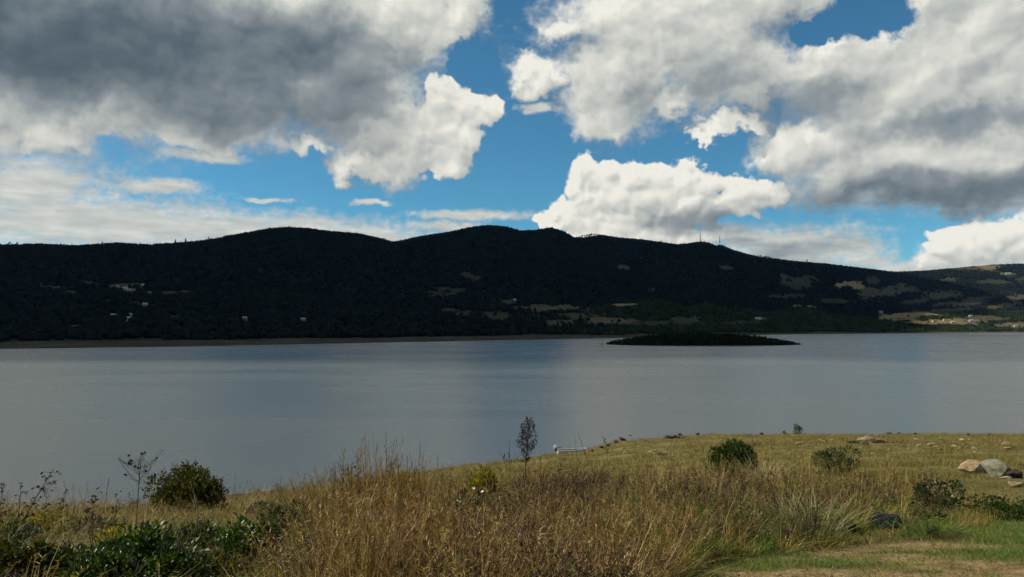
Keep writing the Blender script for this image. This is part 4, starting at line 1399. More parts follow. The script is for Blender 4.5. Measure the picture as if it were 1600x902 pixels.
def weed(name, label, px, d, top_px, top_py, style, mat_stem=M_DARK_STEM, mat_seed=M_SEED, thick=0.006, k=1.0, group=None):
    x = (px - 800) / 1256.0 * d
    z0 = land1(x, d)
    tx, tz = ray(top_px, top_py)
    top = Vector((tx * d - x, 0, CAM_Z + tz * d - z0))
    H = top.length
    root = empty(name, (x, d, z0))
    tag(root, label, 'weed', group)
    bend = Vector((0, rnd(-0.03, 0.03), 0)) * H
    side = Vector((rnd(-0.03, 0.03), 0, 0)) * H

    def at(t):
        return top * t + (bend + side) * math.sin(math.pi * t)
    T = Build()
    ts = [0, 0.25, 0.5, 0.75, 1.0]
    T.tube([at(t) + (Vector((0, 0, -0.06)) if t == 0 else Vector()) for t in ts], [thick * (1 - 0.6 * t) for t in ts], 5)
    add('stem', T.mesh('stem'), mat_stem, root)
    Bq, Sd = Build(), Build()
    if style == 'plume':                       # dense panicle of dark seeds
        for i in range(120):
            t = rnd(0.70, 1.0)
            p = at(t)
            r = H * 0.078 * math.sin(math.pi * min(1, (1.02 - t) / 0.34)) ** 0.7 * rnd(0.4, 1.1)
            a = rnd(0, 6.283)
            q = p + Vector((math.cos(a) * r, math.sin(a) * r, H * rnd(0.0, 0.05)))
            Bq.tube([p - Vector((0, 0, 0.02 * H)), q], [thick * 0.25, thick * 0.12], 3)
            for j in range(5):
                Sd.bud(q + Vector((rnd(-1, 1), rnd(-1, 1), rnd(-1, 1))) * 0.018 * k, rnd(0.003, 0.008) * k, rnd(1.0, 1.7), Vector((rnd(-1, 1), rnd(-1, 1), rnd(-1, 1))).normalized())
    elif style == 'umbel':                     # open airy head with a few dark leaves
        for i in range(26):
            p = at(rnd(0.60, 0.82))
            a = rnd(0, 6.283)
            q = at(1.0) + Vector((math.cos(a), math.sin(a), 0)) * H * rnd(0.06, 0.27) + Vector((0, 0, H * rnd(-0.26, 0.02)))
            m = p.lerp(q, 0.6) + Vector((0, 0, -0.02 * H))
            Bq.tube([p, m, q], [thick * 0.3, thick * 0.2, thick * 0.1], 3)
            for j in range(6):
                e = m.lerp(q, rnd(0.2, 1)) + Vector((rnd(-1, 1), rnd(-1, 1), rnd(-0.4, 1))) * 0.05 * H
                Bq.tube([q, e], [thick * 0.13, thick * 0.08], 3)
                Sd.bud(e, rnd(0.003, 0.006) * k, 1.2)
            if random.random() < 0.25:
                Sd.bud(q, 0.018 * k, 1.4, Vector((rnd(-1, 1), rnd(-1, 1), 0.3)).normalized())
    elif style == 'twig':                      # many short side twigs with withered leaves
        for i in range(26):
            t = rnd(0.30, 1.0)
            p = at(t)
            q = p + Vector((rnd(-1, 1), rnd(-1, 1), rnd(-0.2, 1.0))).normalized() * H * rnd(0.05, 0.15)
            Bq.tube([p, q], [thick * 0.3, thick * 0.14], 3)
            for j in range(3):
                dv = Vector((rnd(-1, 1), rnd(-1, 1), rnd(-1, 0.6))).normalized()
                Sd.leaf(p.lerp(q, rnd(0.4, 1.0)), dv, dv.orthogonal().normalized(), 0.035 * k * rnd(0.5, 1.3), 0.009 * k)
    elif style == 'spike':                     # narrow spike at the tip
        for i in range(16):
            t = rnd(0.78, 1.0)
            Sd.bud(at(t) + Vector((rnd(-1, 1), rnd(-1, 1), 0)) * 0.010 * k, rnd(0.002, 0.005) * k, 2.2, Vector((rnd(-.6, .6), rnd(-.6, .6), 1)).normalized())
        for i in range(3):
            p = at(rnd(0.4, 0.8))
            q = p + Vector((rnd(-1, 1), rnd(-1, 1), 0.8)).normalized() * 0.09 * H
            Bq.tube([p, q], [thick * 0.3, thick * 0.15], 3)
            Sd.bud(q, 0.010 * k, 1.5)
    if Bq.v:
        tag(add('branches', Bq.mesh('branches'), mat_stem, root), kind='stuff')
    if Sd.v:
        tag(add('leaves' if style == 'twig' else 'seed_head', Sd.mesh('seeds'), mat_seed, root), kind='stuff')
    return root


weed('seed_stalk', 'tallest dead stalk with dense dark brown seed plume left of the boat', 819, 8.2, 826, 662, 'plume', M_DARK_STEM, M_SEED, 0.008)
weed('umbel_weed', 'dead stalk with wide airy umbrella head beside the rounded bush', 219, 12.0, 221, 706, 'umbel', M_DARK_STEM, M_SEED, 0.009, 1.2)
weed('leaning_weed', 'long dead twiggy stalk leaning right over the water at far left', 22, 8.5, 84, 733, 'twig', M_DARK_STEM, M_SEED, 0.008, 1.3)
weed('twig_weed', 'dark twiggy dead stem at the extreme left edge', 4, 8.5, 6, 757, 'twig', M_DARK_STEM, M_SEED, 0.006)
weed('twig_weed', 'short dark dead stem right of the extreme left twig', 30, 9.0, 33, 757, 'twig', M_DARK_STEM, M_SEED, 0.006)
weed('twig_weed', 'thin branched dead stem right of the long leaning stalk', 78, 9.5, 74, 764, 'twig', M_DARK_STEM, M_SEED, 0.004)
weed('twig_weed', 'low dead twigs against the water left of the spiked stalk', 104, 10.0, 102, 768, 'twig', M_DARK_STEM, M_SEED, 0.004)
weed('twig_weed', 'low withered sprig between the leaning stalk and the spiked stalk', 142, 10.0, 148, 773, 'twig', M_DARK_STEM, M_SEED, 0.004, 1.4)
weed('spike_weed', 'slanting dry stem with narrow dark spike left of the umbrella weed', 160, 11.0, 171, 745, 'spike', M_DARK_STEM, M_SEED, 0.004)
weed('twig_weed', 'little dead sprig just left of the umbrella weed', 186, 11.0, 182, 772, 'twig', M_DARK_STEM, M_SEED, 0.004)
weed('spike_weed', 'thin dry stem close on the right of the umbrella weed', 232, 12.0, 236, 742, 'spike', M_DARK_STEM, M_SEED, 0.003)
weed('spike_weed', 'tall thin stem over the bright green sapling bush', 572, 9.0, 570, 685, 'spike', M_DARK_STEM, M_SEED, 0.003)
weed('spike_weed', 'tallest thin pair stem left of the yellow mound, left one', 606, 9.5, 603, 674, 'spike', M_DARK_STEM, M_SEED_PALE, 0.003)
weed('spike_weed', 'tallest thin pair stem left of the yellow mound, right one', 612, 9.2, 616, 686, 'spike', M_DARK_STEM, M_SEED, 0.003)
weed('spike_weed', 'thin dark stem above the yellow green mound', 652, 9.8, 656, 694, 'spike', M_DARK_STEM, M_SEED, 0.003)
weed('spike_weed', 'pale thin stem between the two yellow green mounds', 690, 9.8, 684, 712, 'spike', M_PALE_STEM, M_SEED_PALE, 0.003)
weed('spike_weed', 'short dark stem left of the tall seed plume', 802, 11.0, 796, 692, 'spike', M_DARK_STEM, M_SEED, 0.004, 1.4)
weed('spike_weed', 'pale dry stem behind the rounded left bush tip', 372, 11.0, 368, 742, 'spike', M_PALE_STEM, M_SEED_PALE, 0.003)
weed('spike_weed', 'pale arching stem at the waterline right of the rounded left bush', 436, 12.0, 440, 742, 'spike', M_PALE_STEM, M_SEED_PALE, 0.003)
weed('spike_weed', 'pale curved stem low before the water left of the sapling bush', 470, 11.0, 476, 738, 'spike', M_PALE_STEM, M_SEED_PALE, 0.003)
weed('spike_weed', 'pale stem standing just left of the dome shaped bush', 1101, 18.0, 1096, 690, 'spike', M_PALE_STEM, M_SEED_PALE, 0.004, 1.5)
weed('spike_weed', 'pale stem close in front of the dome shaped bush', 1180, 18.0, 1172, 692, 'spike', M_PALE_STEM, M_SEED_PALE, 0.004, 1.5)
weed('dry_reed', 'thin dark reed bending left behind the boat', 918, 60.0, 904, 677, 'spike', M_DARK_STEM, M_SEED, 0.022, 1.0)
weed('dry_reed', 'faint thin reed standing left of the bent reed behind the boat', 902, 60.0, 898, 678, 'spike', M_DARK_STEM, M_SEED, 0.013, 1.0)
weed('twig_weed', 'dead twiggy stem standing at the headland tip above the boat', 948, 60.0, 944, 684, 'twig', M_DARK_STEM, M_SEED, 0.016, 3.0)


# the bleached grass fountain at the edge of the track
def tussock(label, px, d, n, h0, h1, mat, spread=0.2):
    x = (px - 800) / 1256.0 * d
    root = empty('grass_tussock', (x, d, land1(x, d)))
    tag(root, label, 'grass tussock')
    B = Build()
    for i in range(n):
        a = rnd(0, 6.283)
        r = spread * math.sqrt(random.random())
        blade(B, Vector((r * math.cos(a), r * math.sin(a), -0.03)), rnd(h0, h1), 0.0038, rnd(0.1, 0.55), rnd(0.2, 0.9), a + rnd(-0.7, 0.7), 5)
    tag(add('blades', B.mesh('blades'), mat, root), kind='stuff')


M_BLEACH = grass_mat('bleached_grass', [(0.0, (0.07, 0.055, 0.02)), (0.4, (0.22, 0.19, 0.085)), (0.75, (0.46, 0.42, 0.24)), (1.0, (0.72, 0.68, 0.48))], 0.2)
tussock('arching fountain of bleached grass at the edge of the track left of the dark rock', 1268, 9.4, 190, 0.35, 0.75, M_BLEACH, 0.24)
tussock('second paler grass tussock leaning over behind the bleached fountain', 1236, 10.2, 120, 0.3, 0.65, M_BLEACH, 0.2)
tussock('bleached grass tussock against the ragged bush on the headland', 1262, 20.0, 260, 0.5, 1.0, M_BLEACH, 0.5)
tussock('bleached grass clump at the right foot of the dome shaped bush', 1186, 26.0, 200, 0.5, 1.15, M_BLEACH, 0.45)

# ================================================================== rocks
def rock_material(name, c0, c1, c2, lichen=0.0):
    m, g, b, o = material(name)
    tc = g.node('ShaderNodeTexCoord')
    P = tc.outputs['Object']
    n = g.noise(P, 5.0, 7.0, 0.7)
    n2 = g.noise(P, 28.0, 4.0, 0.7)
    col = g.ramp(g.m('ADD', g.m('MULTIPLY', n, 0.7), g.m('MULTIPLY', n2, 0.3)), [(0.36, c0), (0.5, c1), (0.66, c2)])
    if lichen:
        l = g.noise(P, 9.0, 5.0, 0.75)
        col = g.mix(g.m('MULTIPLY', g.ss(l, 0.52, 0.60), lichen), col, (0.22, 0.24, 0.17))
    g.put(b.inputs['Base Color'], col)
    b.inputs['Roughness'].default_value = 0.9
    b.inputs['Specular IOR Level'].default_value = 0.2
    bump(g, b, g.m('ADD', n, g.m('MULTIPLY', n2, 0.5)), 0.8, 0.03)
    return m


M_ROCK_TAN = rock_material('tan_rock', (0.09, 0.055, 0.027), (0.23, 0.165, 0.090), (0.42, 0.35, 0.235))
M_ROCK_GREY = rock_material('lichen_rock', (0.075, 0.070, 0.045), (0.155, 0.150, 0.10), (0.26, 0.255, 0.19), 0.35)
M_ROCK_DARK = rock_material('dark_brown_rock', (0.014, 0.008, 0.007), (0.036, 0.023, 0.018), (0.10, 0.07, 0.055))
M_ROCK_SLATE = rock_material('slate_rock', (0.008, 0.009, 0.009), (0.018, 0.020, 0.020), (0.050, 0.054, 0.054))
M_ROCK_PALE = rock_material('pale_stone', (0.12, 0.085, 0.045), (0.24, 0.185, 0.11), (0.38, 0.32, 0.22))


def rock_mesh(seed, size, cuts=13, flat=0.0, sub=3):
    """a stone: a ball split by flat fracture planes, then roughened"""
    r = random.Random(seed)
    bm = bmesh.new()
    bmesh.ops.create_icosphere(bm, subdivisions=sub, radius=1.0)
    planes = []
    for i in range(cuts):
        n = Vector((r.gauss(0, 1), r.gauss(0, 1), r.gauss(0, 0.8))).normalized()
        planes.append((n, r.uniform(0.42, 0.80)))
    if flat:
        planes.append((Vector((r.uniform(-.1, .1), r.uniform(-.1, .1), 1)).normalized(), flat))
    off = Vector((seed * 3.17, seed * 1.3, 0))
    for v in bm.verts:
        for n, d in planes:
            e = v.co.dot(n) - d
            if e > 0:
                v.co -= n * e * 0.97
        v.co *= 1 + 0.10 * mnoise.noise(v.co * 1.7 + off) + 0.05 * mnoise.noise(v.co * 5.0 + off)
        v.co = Vector((v.co.x * size[0], v.co.y * size[1], v.co.z * size[2]))
    me = bpy.data.meshes.new('rock')
    bm.to_mesh(me)
    bm.free()
    return me


def rock(name, label, px, py, w_px, h_px, mat, seed, group=None, flat=0.0, depth=0.8, rz=None, cat='rock', me=None, d=None):
    """px, py: centre of the stone's foot in the photo"""
    if d is None:
        x, d, z = spot(px, py)
    else:
        x = (px - 800) / 1256 * d
        z = land1(x, d)
    w = w_px / 1256 * d / 2 * 1.3
    h = h_px / 1256 * d / 2 * 1.3
    if me is None:
        me = rock_mesh(seed, (w, w * depth, h * 1.15), flat=flat)
    o = add(name, me, mat)
    o.location = (x, d, z + h * 0.5)
    o.rotation_euler = (0, 0, rnd(-0.5, 0.5) if rz is None else rz)
    tag(o, label, cat, group)
    return o


rock('boulder', 'pale tan boulder with broken flat face, left one of the pair', 1516, 740, 42, 22, M_ROCK_TAN, 4, depth=0.9, rz=0.2)
rock('boulder', 'dark brown rock wedged between the two pale boulders', 1536, 738, 24, 20, M_ROCK_DARK, 9, rz=0.4)
rock('boulder', 'grey lichen covered boulder with shaded right side, right one of the pair', 1563, 744, 46, 24, M_ROCK_GREY, 15, depth=0.9, rz=-0.15)
rock('boulder', 'dark brown rock against the right foot of the grey boulder', 1582, 747, 22, 15, M_ROCK_DARK, 21, rz=-0.3)
rock('slab', 'small pale slab lying at the foot of the two boulders', 1572, 748, 18, 5, M_ROCK_PALE, 25)
rock('boulder', 'small tan rock by the dirt path at the right edge', 1588, 762, 22, 12, M_ROCK_TAN, 31)
rock('dark_boulder', 'blackish slate boulder with flat top in the green grass lower right', 1373, 830, 58, 36, M_ROCK_SLATE, 44, flat=0.5, depth=0.7, rz=0.25)

# outcrop of slabs near the top of the headland
for i, (px, py, w, h, mt, lab) in enumerate([
        (1334, 693, 18, 5, M_ROCK_DARK, 'leftmost dark slab of the rock outcrop on the headland'),
        (1346, 690, 20, 7, M_ROCK_PALE, 'pale slab second from left in the headland outcrop'),
        (1357, 689, 22, 8, M_ROCK_PALE, 'largest pale slab in the middle of the headland outcrop'),
        (1370, 692, 20, 6, M_ROCK_DARK, 'dark brown slab right of the largest pale slab in the outcrop'),
        (1378, 690, 14, 4, M_ROCK_TAN, 'small tan slab at the right end of the headland outcrop'),
        (1352, 695, 14, 4, M_ROCK_DARK, 'thin dark slab in front of the headland outcrop')]):
    rock('slab', lab, px, py, w, h, mt, 60 + i)
for i, (px, py, w, h, mt, lab) in enumerate([
        (1024, 710, 12, 4, M_ROCK_PALE, 'pale stone, leftmost of the small cluster on the near headland'),
        (1034, 712, 18, 5, M_ROCK_DARK, 'reddish dark slab in the small cluster on the near headland'),
        (1040, 709, 12, 4, M_ROCK_TAN, 'tan stone at the right of the small cluster on the near headland'),
        (1572, 696, 14, 6, M_ROCK_PALE, 'pale stone on the skyline meadow near the right edge'),
        (1580, 700, 12, 5, M_ROCK_DARK, 'dark stone beside the pale one near the right edge of the meadow'),
        (1250, 695, 16, 4, M_ROCK_TAN, 'tan stone between the dome bush and the ragged bush')]):
    rock('stone', lab, px, py, w, h, mt, 80 + i)

# stones strewn over the meadow
stone_meshes = [rock_mesh(200 + i, (1, 0.8, 0.45), sub=2) for i in range(5)]
strewn = [(1204, 701, 9), (1262, 698, 8), (1222, 690, 6), (1190, 692, 8), (1282, 690, 9), (1286, 692, 6), (1405, 696, 7), (1432, 690, 12), (1436, 699, 9), (1452, 697, 13), (1460, 696, 8), (1463, 700, 8), (1468, 704, 7), (1490, 700, 9), (1500, 703, 10),
          (1506, 698, 7), (1512, 701, 8), (1522, 703, 9), (1524, 709, 7), (1504, 690, 12), (1516, 689, 8), (1575, 703, 9), (1588, 696, 8), (1420, 703, 6), (1212, 700, 6), (1098, 694, 6), (1085, 697, 5), (1128, 690, 6), (1300, 689, 6), (1196, 727, 9), (1204, 726, 8),
          (1015, 708, 8), (1006, 712, 7), (1052, 714, 7), (990, 700, 6), (975, 702, 6), (1444, 707, 7), (1390, 705, 6), (1345, 702, 6), (1240, 705, 6), (1470, 686, 6), (1394, 688, 7), (1540, 698, 6), (1556, 712, 7), (1486, 716, 6), (1598, 776, 8), (1596, 742, 8)]
NTH = ['first', 'second', 'third', 'fourth', 'fifth', 'sixth', 'seventh', 'eighth', 'ninth', 'tenth', 'eleventh', 'twelfth', 'thirteenth', 'fourteenth', 'fifteenth', 'sixteenth', 'seventeenth', 'eighteenth']
ZONES = [(0, 1080, 'near the headland tip'), (1080, 1230, 'around the dome shaped bush'), (1230, 1400, 'around the ragged bush and outcrop'),
         (1400, 1480, 'between the outcrop and the boulders'), (1480, 1515, 'above the left pale boulder'), (1515, 1700, 'around the grey boulder')]
strewn.sort()
zone_count = {}
for i, (px, py, w) in enumerate(strewn):
    x, d, z = spot(px, py)
    o = add('stone', stone_meshes[i % 5], None)
    if not o.data.materials:
        o.data.materials.append(M_ROCK_PALE if i % 5 in (0, 1, 3) else M_ROCK_TAN)
    k = w / 1256 * d / 2 * rnd(0.9, 1.5)
    o.scale = (k, k, k * rnd(0.6, 1.1))
    o.location = (x, d, z + k * 0.18 + 0.05)
    o.rotation_euler = (rnd(-0.1, 0.1), rnd(-0.1, 0.1), rnd(0, 6.28))
    zone = [t for a, b, t in ZONES if a <= px < b][0]
    k = zone_count.get(zone, 0)
    zone_count[zone] = k + 1
    tag(o, '%s small stone from left %s' % (NTH[k], zone), 'stone', 'stones strewn over the headland')

# dark stones and tufts along the water's edge of the headland
for i, (px, py, w) in enumerate([(925, 708, 8), (940, 702, 8), (950, 698, 8), (962, 693, 9), (972, 690, 12), (985, 686, 9), (1062, 682, 8), (1090, 680, 6), (1190, 680, 6), (1390, 680, 7), (1404, 680, 6), (1430, 680, 6), (1512, 681, 6), (1546, 681, 6)]):
    x, d, z = spot(px, py)
    o = add('shore_stone', stone_meshes[i % 5].copy(), None)
    o.data.materials.clear()
    o.data.materials.append(M_ROCK_DARK)
    k = w / 1256 * d / 2 * 1.4
    o.scale = (k, k, k * 1.2)
    o.location = (x, d, z + k * 0.35 + 0.05)
    o.rotation_euler = (0, 0, rnd(0, 6.28))
    tag(o, '%s dark stone from the left along the water edge of the headland' % NTH[i], 'stone', 'dark stones along the headland edge')

# driftwood heap on the headland tip
dx, dd, dz = spot(1055, 686)
root = empty('driftwood_heap', (dx, dd, dz))
tag(root, 'heap of dark dead branches on the tip of the headland', 'driftwood')
for i in range(14):
    B = Build()
    a = rnd(-0.5, 0.5) + (math.pi if random.random() < 0.5 else 0)
    L = rnd(0.6, 1.3)
    p0 = Vector((rnd(-0.7, 0.7), rnd(-0.4, 0.4), rnd(0.0, 0.12)))
    p1 = p0 + Vector((math.cos(a) * L, math.sin(a) * L, rnd(0.05, 0.55)))
    pm = p0.lerp(p1, 0.5) + Vector((0, 0, rnd(-0.05, 0.12)))
    B.tube([p0, pm, p1], [0.06, 0.045, 0.015], 5)
    B.tube([pm, pm + Vector((rnd(-.3, .3), rnd(-.3, .3), rnd(0.1, 0.35)))], [0.03, 0.01], 4)
    add('branch', B.mesh('branch'), M_DARK_STEM, root)

# bleached sticks fallen over the near bank
for i, (px, py, d, ln, lean, lab) in enumerate([
        (322, 800, 9.5, 0.55, 0.25, 'pale forked dead stick before the rounded left bush'), (1268, 838, 9.2, 0.5, 0.9, 'bleached stick lying at the foot of the pale grass by the track'),
        (1240, 858, 8.7, 0.28, 1.45, 'pale stick lying flat on the edge of the track'), (960, 860, 7.6, 0.6, 0.6, 'slanting pale dead stem low in the foreground right of centre'),
        (862, 872, 7.2, 0.5, 0.7, 'slanting pale stem among dark weeds at the bottom centre'), (40, 850, 8.0, 0.5, 0.45, 'pale slanting dead stem at the lower left')]):
    x = (px - 800) / 1256 * d
    z = land1(x, d)
    _, tz = ray(px, py)
    root = empty('dead_stick', (x, d, max(z, CAM_Z + tz * d - ln * 0.5)))
    tag(root, lab, 'stick')
    B = Build()
    tip = Vector((math.sin(lean) * ln * random.choice((-1, 1)), rnd(-0.1, 0.1), math.cos(lean) * ln))
    base = Vector((0, 0, z - root.location.z - 0.03))
    B.tube([base, base.lerp(tip, 0.6) + Vector((0.02, 0, 0.02)), tip], [0.007, 0.006, 0.003], 5)
    add('stem', B.mesh('stem'), M_PALE_STEM, root)
    B = Build()
    for k in range(3):
        q = base.lerp(tip, rnd(0.5, 0.9))
        B.tube([q, q + Vector((rnd(-.15, .15), rnd(-.1, .1), rnd(0.0, 0.14)))], [0.004, 0.0015], 4)
    tag(add('twigs', B.mesh('twigs'), M_PALE_STEM, root), kind='stuff')


def make_gravel():
    n = 9000
    x = rng.uniform(0.8, 11.0, n)
    y = rng.uniform(6.0, 16.0, n)
    track, green, path = near_masks(x, y)
    ok = (track > 0.4) & (rng.random(n) < 1.0 - 0.75 * green)
    x, y = x[ok], y[ok]
    cnt = len(x)
    s = np.exp(rng.normal(math.log(0.009), 0.5, cnt))
    m = rock_material('gravel', (0.12, 0.075, 0.04), (0.28, 0.20, 0.12), (0.50, 0.42, 0.30))
    rot = rng.uniform(0, 6.28, (cnt, 3))
    o = scatter('gravel', np.stack([x, y, land(x, y) + s * 0.3], -1), rot, np.stack([s, s, s], -1), rng.integers(0, 3, cnt), [(rock_mesh(300 + i, (1, 0.8, 0.6), sub=1), m) for i in range(3)])
    tag(o, 'loose gravel and crumbs of earth on the bare track', 'gravel')


make_gravel()


# ================================================================== the boat
def build_boat():
    bx, bd = (893 - 800) / 1256 * 96.5, 96.5
    root = empty('rowing_boat', (bx, bd, 0.0), R(6))
    tag(root, 'small pale flat bottomed boat with outboard motor moored at the headland', 'boat')
    hull_m = plain('boat_paint', (0.55, 0.60, 0.58), 0.45, 0.18, 3.0, 0.4)
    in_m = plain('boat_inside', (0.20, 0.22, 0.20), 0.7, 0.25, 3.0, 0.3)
    L, W, H = 3.5, 1.35, 0.62
    st = np.linspace(-L / 2, L / 2, 13)

    def sec(t, inset=0.0):
        u = (t + L / 2) / L                       # 0 stern .. 1 bow
        w = W / 2 * (0.86 + 0.30 * u - 0.75 * max(0, u - 0.45) ** 2 * 3.0)
        w = max(0.05, w) - inset
        zb = -0.14 + 0.50 * max(0, u - 0.55) ** 1.6 * 2.0 + inset
        zt = H - 0.16 + 0.22 * max(0, u - 0.3) ** 1.5
        return [(t, -w, zt), (t, -w * 0.80, zb + 0.10), (t, -w * 0.70, zb), (t, 0, zb - 0.02), (t, w * 0.70, zb), (t, w * 0.80, zb + 0.10), (t, w, zt)]

    def shell(inset, flip):
        P = [sec(t, inset) for t in st]
        v = [p for row in P for p in row]
        n = 7
        f = []
        for i in range(len(st) - 1):
            for k in range(n - 1):
                q = (i * n + k, (i + 1) * n + k, (i + 1) * n + k + 1, i * n + k + 1)
                f.append(q[::-1] if flip else q)
        f.append(tuple(range(n)) if not flip else tuple(range(n))[::-1])
        e = (len(st) - 1) * n
        f.append(tuple(e + k for k in range(n))[::-1] if not flip else tuple(e + k for k in range(n)))
        return v, f
    v, f = shell(0, False)
    add('hull', mesh('hull', v, f), hull_m, root)
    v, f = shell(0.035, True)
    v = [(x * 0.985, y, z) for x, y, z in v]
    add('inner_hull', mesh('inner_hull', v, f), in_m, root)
    for s in (0, 6):
        B = Build()
        B.tube([Vector(sec(t)[s]) + Vector((0, 0, 0.01)) for t in st], [0.035] * len(st), 6)
        add('gunwale', B.mesh('gunwale'), hull_m, root)
    for t in (-0.9, 0.1, 0.95):
        w = abs(sec(t)[0][1]) * 0.93
        B = Build()
        B.box((t - 0.13, -w, 0.30), (t + 0.13, w, 0.335))
        add('seat', B.mesh('seat'), hull_m, root)
    B = Build()
    B.box((-L / 2 - 0.03, -0.52, -0.05), (-L / 2 + 0.03, 0.52, H - 0.10))
    add('transom', B.mesh('transom'), hull_m, root)
    # outboard
    mo = empty('outboard_motor', (-L / 2 - 0.16, 0, 0))
    mo.parent = root
    bm = bmesh.new()
    bmesh.ops.create_cube(bm, size=1)
    for q in bm.verts:
        q.co = Vector((q.co.x * (0.42 if q.co.z < 0 else 0.34), q.co.y * (0.30 if q.co.z < 0 else 0.24), q.co.z * 0.36))
    bmesh.ops.bevel(bm, geom=bm.edges[:], offset=0.06, segments=3, affect='EDGES')
    me = bpy.data.meshes.new('cowl')
    bm.to_mesh(me)
    bm.free()
    c = add('cowl', me, plain('motor_cowl', (0.75, 0.76, 0.76), 0.3, 0.05, 4, 0.5), mo)
    c.location = (-0.10, 0, 0.86)
    B = Build()
    B.tube([(-0.06, 0, 0.72), (-0.04, 0, 0.3), (0.0, 0, -0.35)], [0.10, 0.075, 0.06], 8)
    B.box((-0.02, -0.14, 0.30), (0.18, 0.14, 0.62))
    dk = plain('motor_black', (0.012, 0.013, 0.015), 0.4, 0.2, 6, 0.4)
    add('motor_leg', B.mesh('motor_leg'), dk, mo)
    B = Build()
    B.tube([(0.10, 0, 0.74), (0.62, 0.05, 0.80)], [0.035, 0.05], 6)
    add('tiller', B.mesh('tiller'), dk, mo)


build_boat()

# ================================================================== far shore: masts, houses, trees, posts
def hill_spot(px, py):
    s = np.linspace(0.0, 1.0, 1200)
    X, Y, Z = hill_z(np.full_like(s, px), s)
    _, qy = hill_pix(X, Y, Z)
    k = int(np.argmin(np.abs(qy - py)))
    return float(X[k]), float(Y[k]), float(Z[k])


M_MAST = plain('mast_steel', (0.10, 0.10, 0.11), 0.5, 0.2, 1.0, 0.4)
M_MAST_RED = plain('mast_red_band', (0.22, 0.04, 0.03), 0.6, 0.2, 1.0, 0.3)


def build_mast(px, base_py, top_py, label, drums):
    Y = float(ridge_d(px)) * 0.998
    X = (px - 800) / 1256 * Y
    z0 = CAM_Z + slope_of(base_py) * Y - 3
    z1 = CAM_Z + slope_of(top_py) * Y
    H = z1 - z0
    root = empty('radio_mast', (X, Y, z0))
    tag(root, label, 'mast', 'masts on the ridge')
    n = 12

    def w(t):
        return 1.6 * (1 - 0.55 * t)
    for k in range(3):
        a = 2.094 * k + 0.4
        B = Build()
        B.tube([(math.cos(a) * w(t), math.sin(a) * w(t), H * t) for t in (0, 0.5, 1.0)], [0.34, 0.30, 0.24], 5)
        add('leg', B.mesh('leg'), M_MAST, root)
    B = Build()
    for i in range(n):
        t0, t1 = i / n, (i + 1) / n
        for k in range(3):
            a, b = 2.094 * k + 0.4, 2.094 * (k + 1) + 0.4
            B.tube([(math.cos(a) * w(t0), math.sin(a) * w(t0), H * t0), (math.cos(b) * w(t1), math.sin(b) * w(t1), H * t1)], [0.14, 0.14], 4)
            B.tube([(math.cos(a) * w(t1), math.sin(a) * w(t1), H * t1), (math.cos(b) * w(t1), math.sin(b) * w(t1), H * t1)], [0.12, 0.12], 4)
    tag(add('bracing', B.mesh('bracing'), M_MAST, root), kind='stuff')
    for t in drums:
        for k in range(3):
            B = Build()
            a = 2.094 * k + 1.2
            c = Vector((math.cos(a) * 1.9, math.sin(a) * 1.9, H * t))
            B.box((c.x - 0.6, c.y - 0.6, c.z - 1.7), (c.x + 0.6, c.y + 0.6, c.z + 1.7))
            add('antenna_panel', B.mesh('antenna_panel'), M_MAST_RED, root)
    B = Build()
    B.tube([(0, 0, H), (0, 0, H + 3.0)], [0.16, 0.06], 5)
    add('lightning_rod', B.mesh('lightning_rod'), M_MAST, root)
    B = Build()
    B.box((3, -2, -1), (7, 2, 5))
    add('equipment_hut', B.mesh('equipment_hut'), M_MAST, root)


build_mast(1095.5, 378, 365, 'left radio mast on the ridge, on the higher knoll', (0.45, 0.72, 0.95))
build_mast(1126, 384, 369.5, 'right radio mast on the ridge, on the lower knoll', (0.50, 0.62, 0.86))

M_WHITE = plain('white_render', (0.33, 0.33, 0.315), 0.8, 0.08, 0.5, 0.2)
M_CREAM = plain('cream_render', (0.50, 0.44, 0.33), 0.8, 0.1, 0.5, 0.2)
M_ROOF_PALE = plain('pale_roof_sheet', (0.30, 0.31, 0.33), 0.5, 0.12, 0.4, 0.3)
M_ROOF_CLAY = plain('clay_tile_roof', (0.20, 0.085, 0.045), 0.85, 0.25, 0.6, 0.15)
M_GLASS = plain('window_glass', (0.02, 0.025, 0.03), 0.15, 0.1, 1.0, 0.6)
M_DOOR = plain('wooden_door', (0.09, 0.05, 0.03), 0.7, 0.2, 2.0, 0.3)


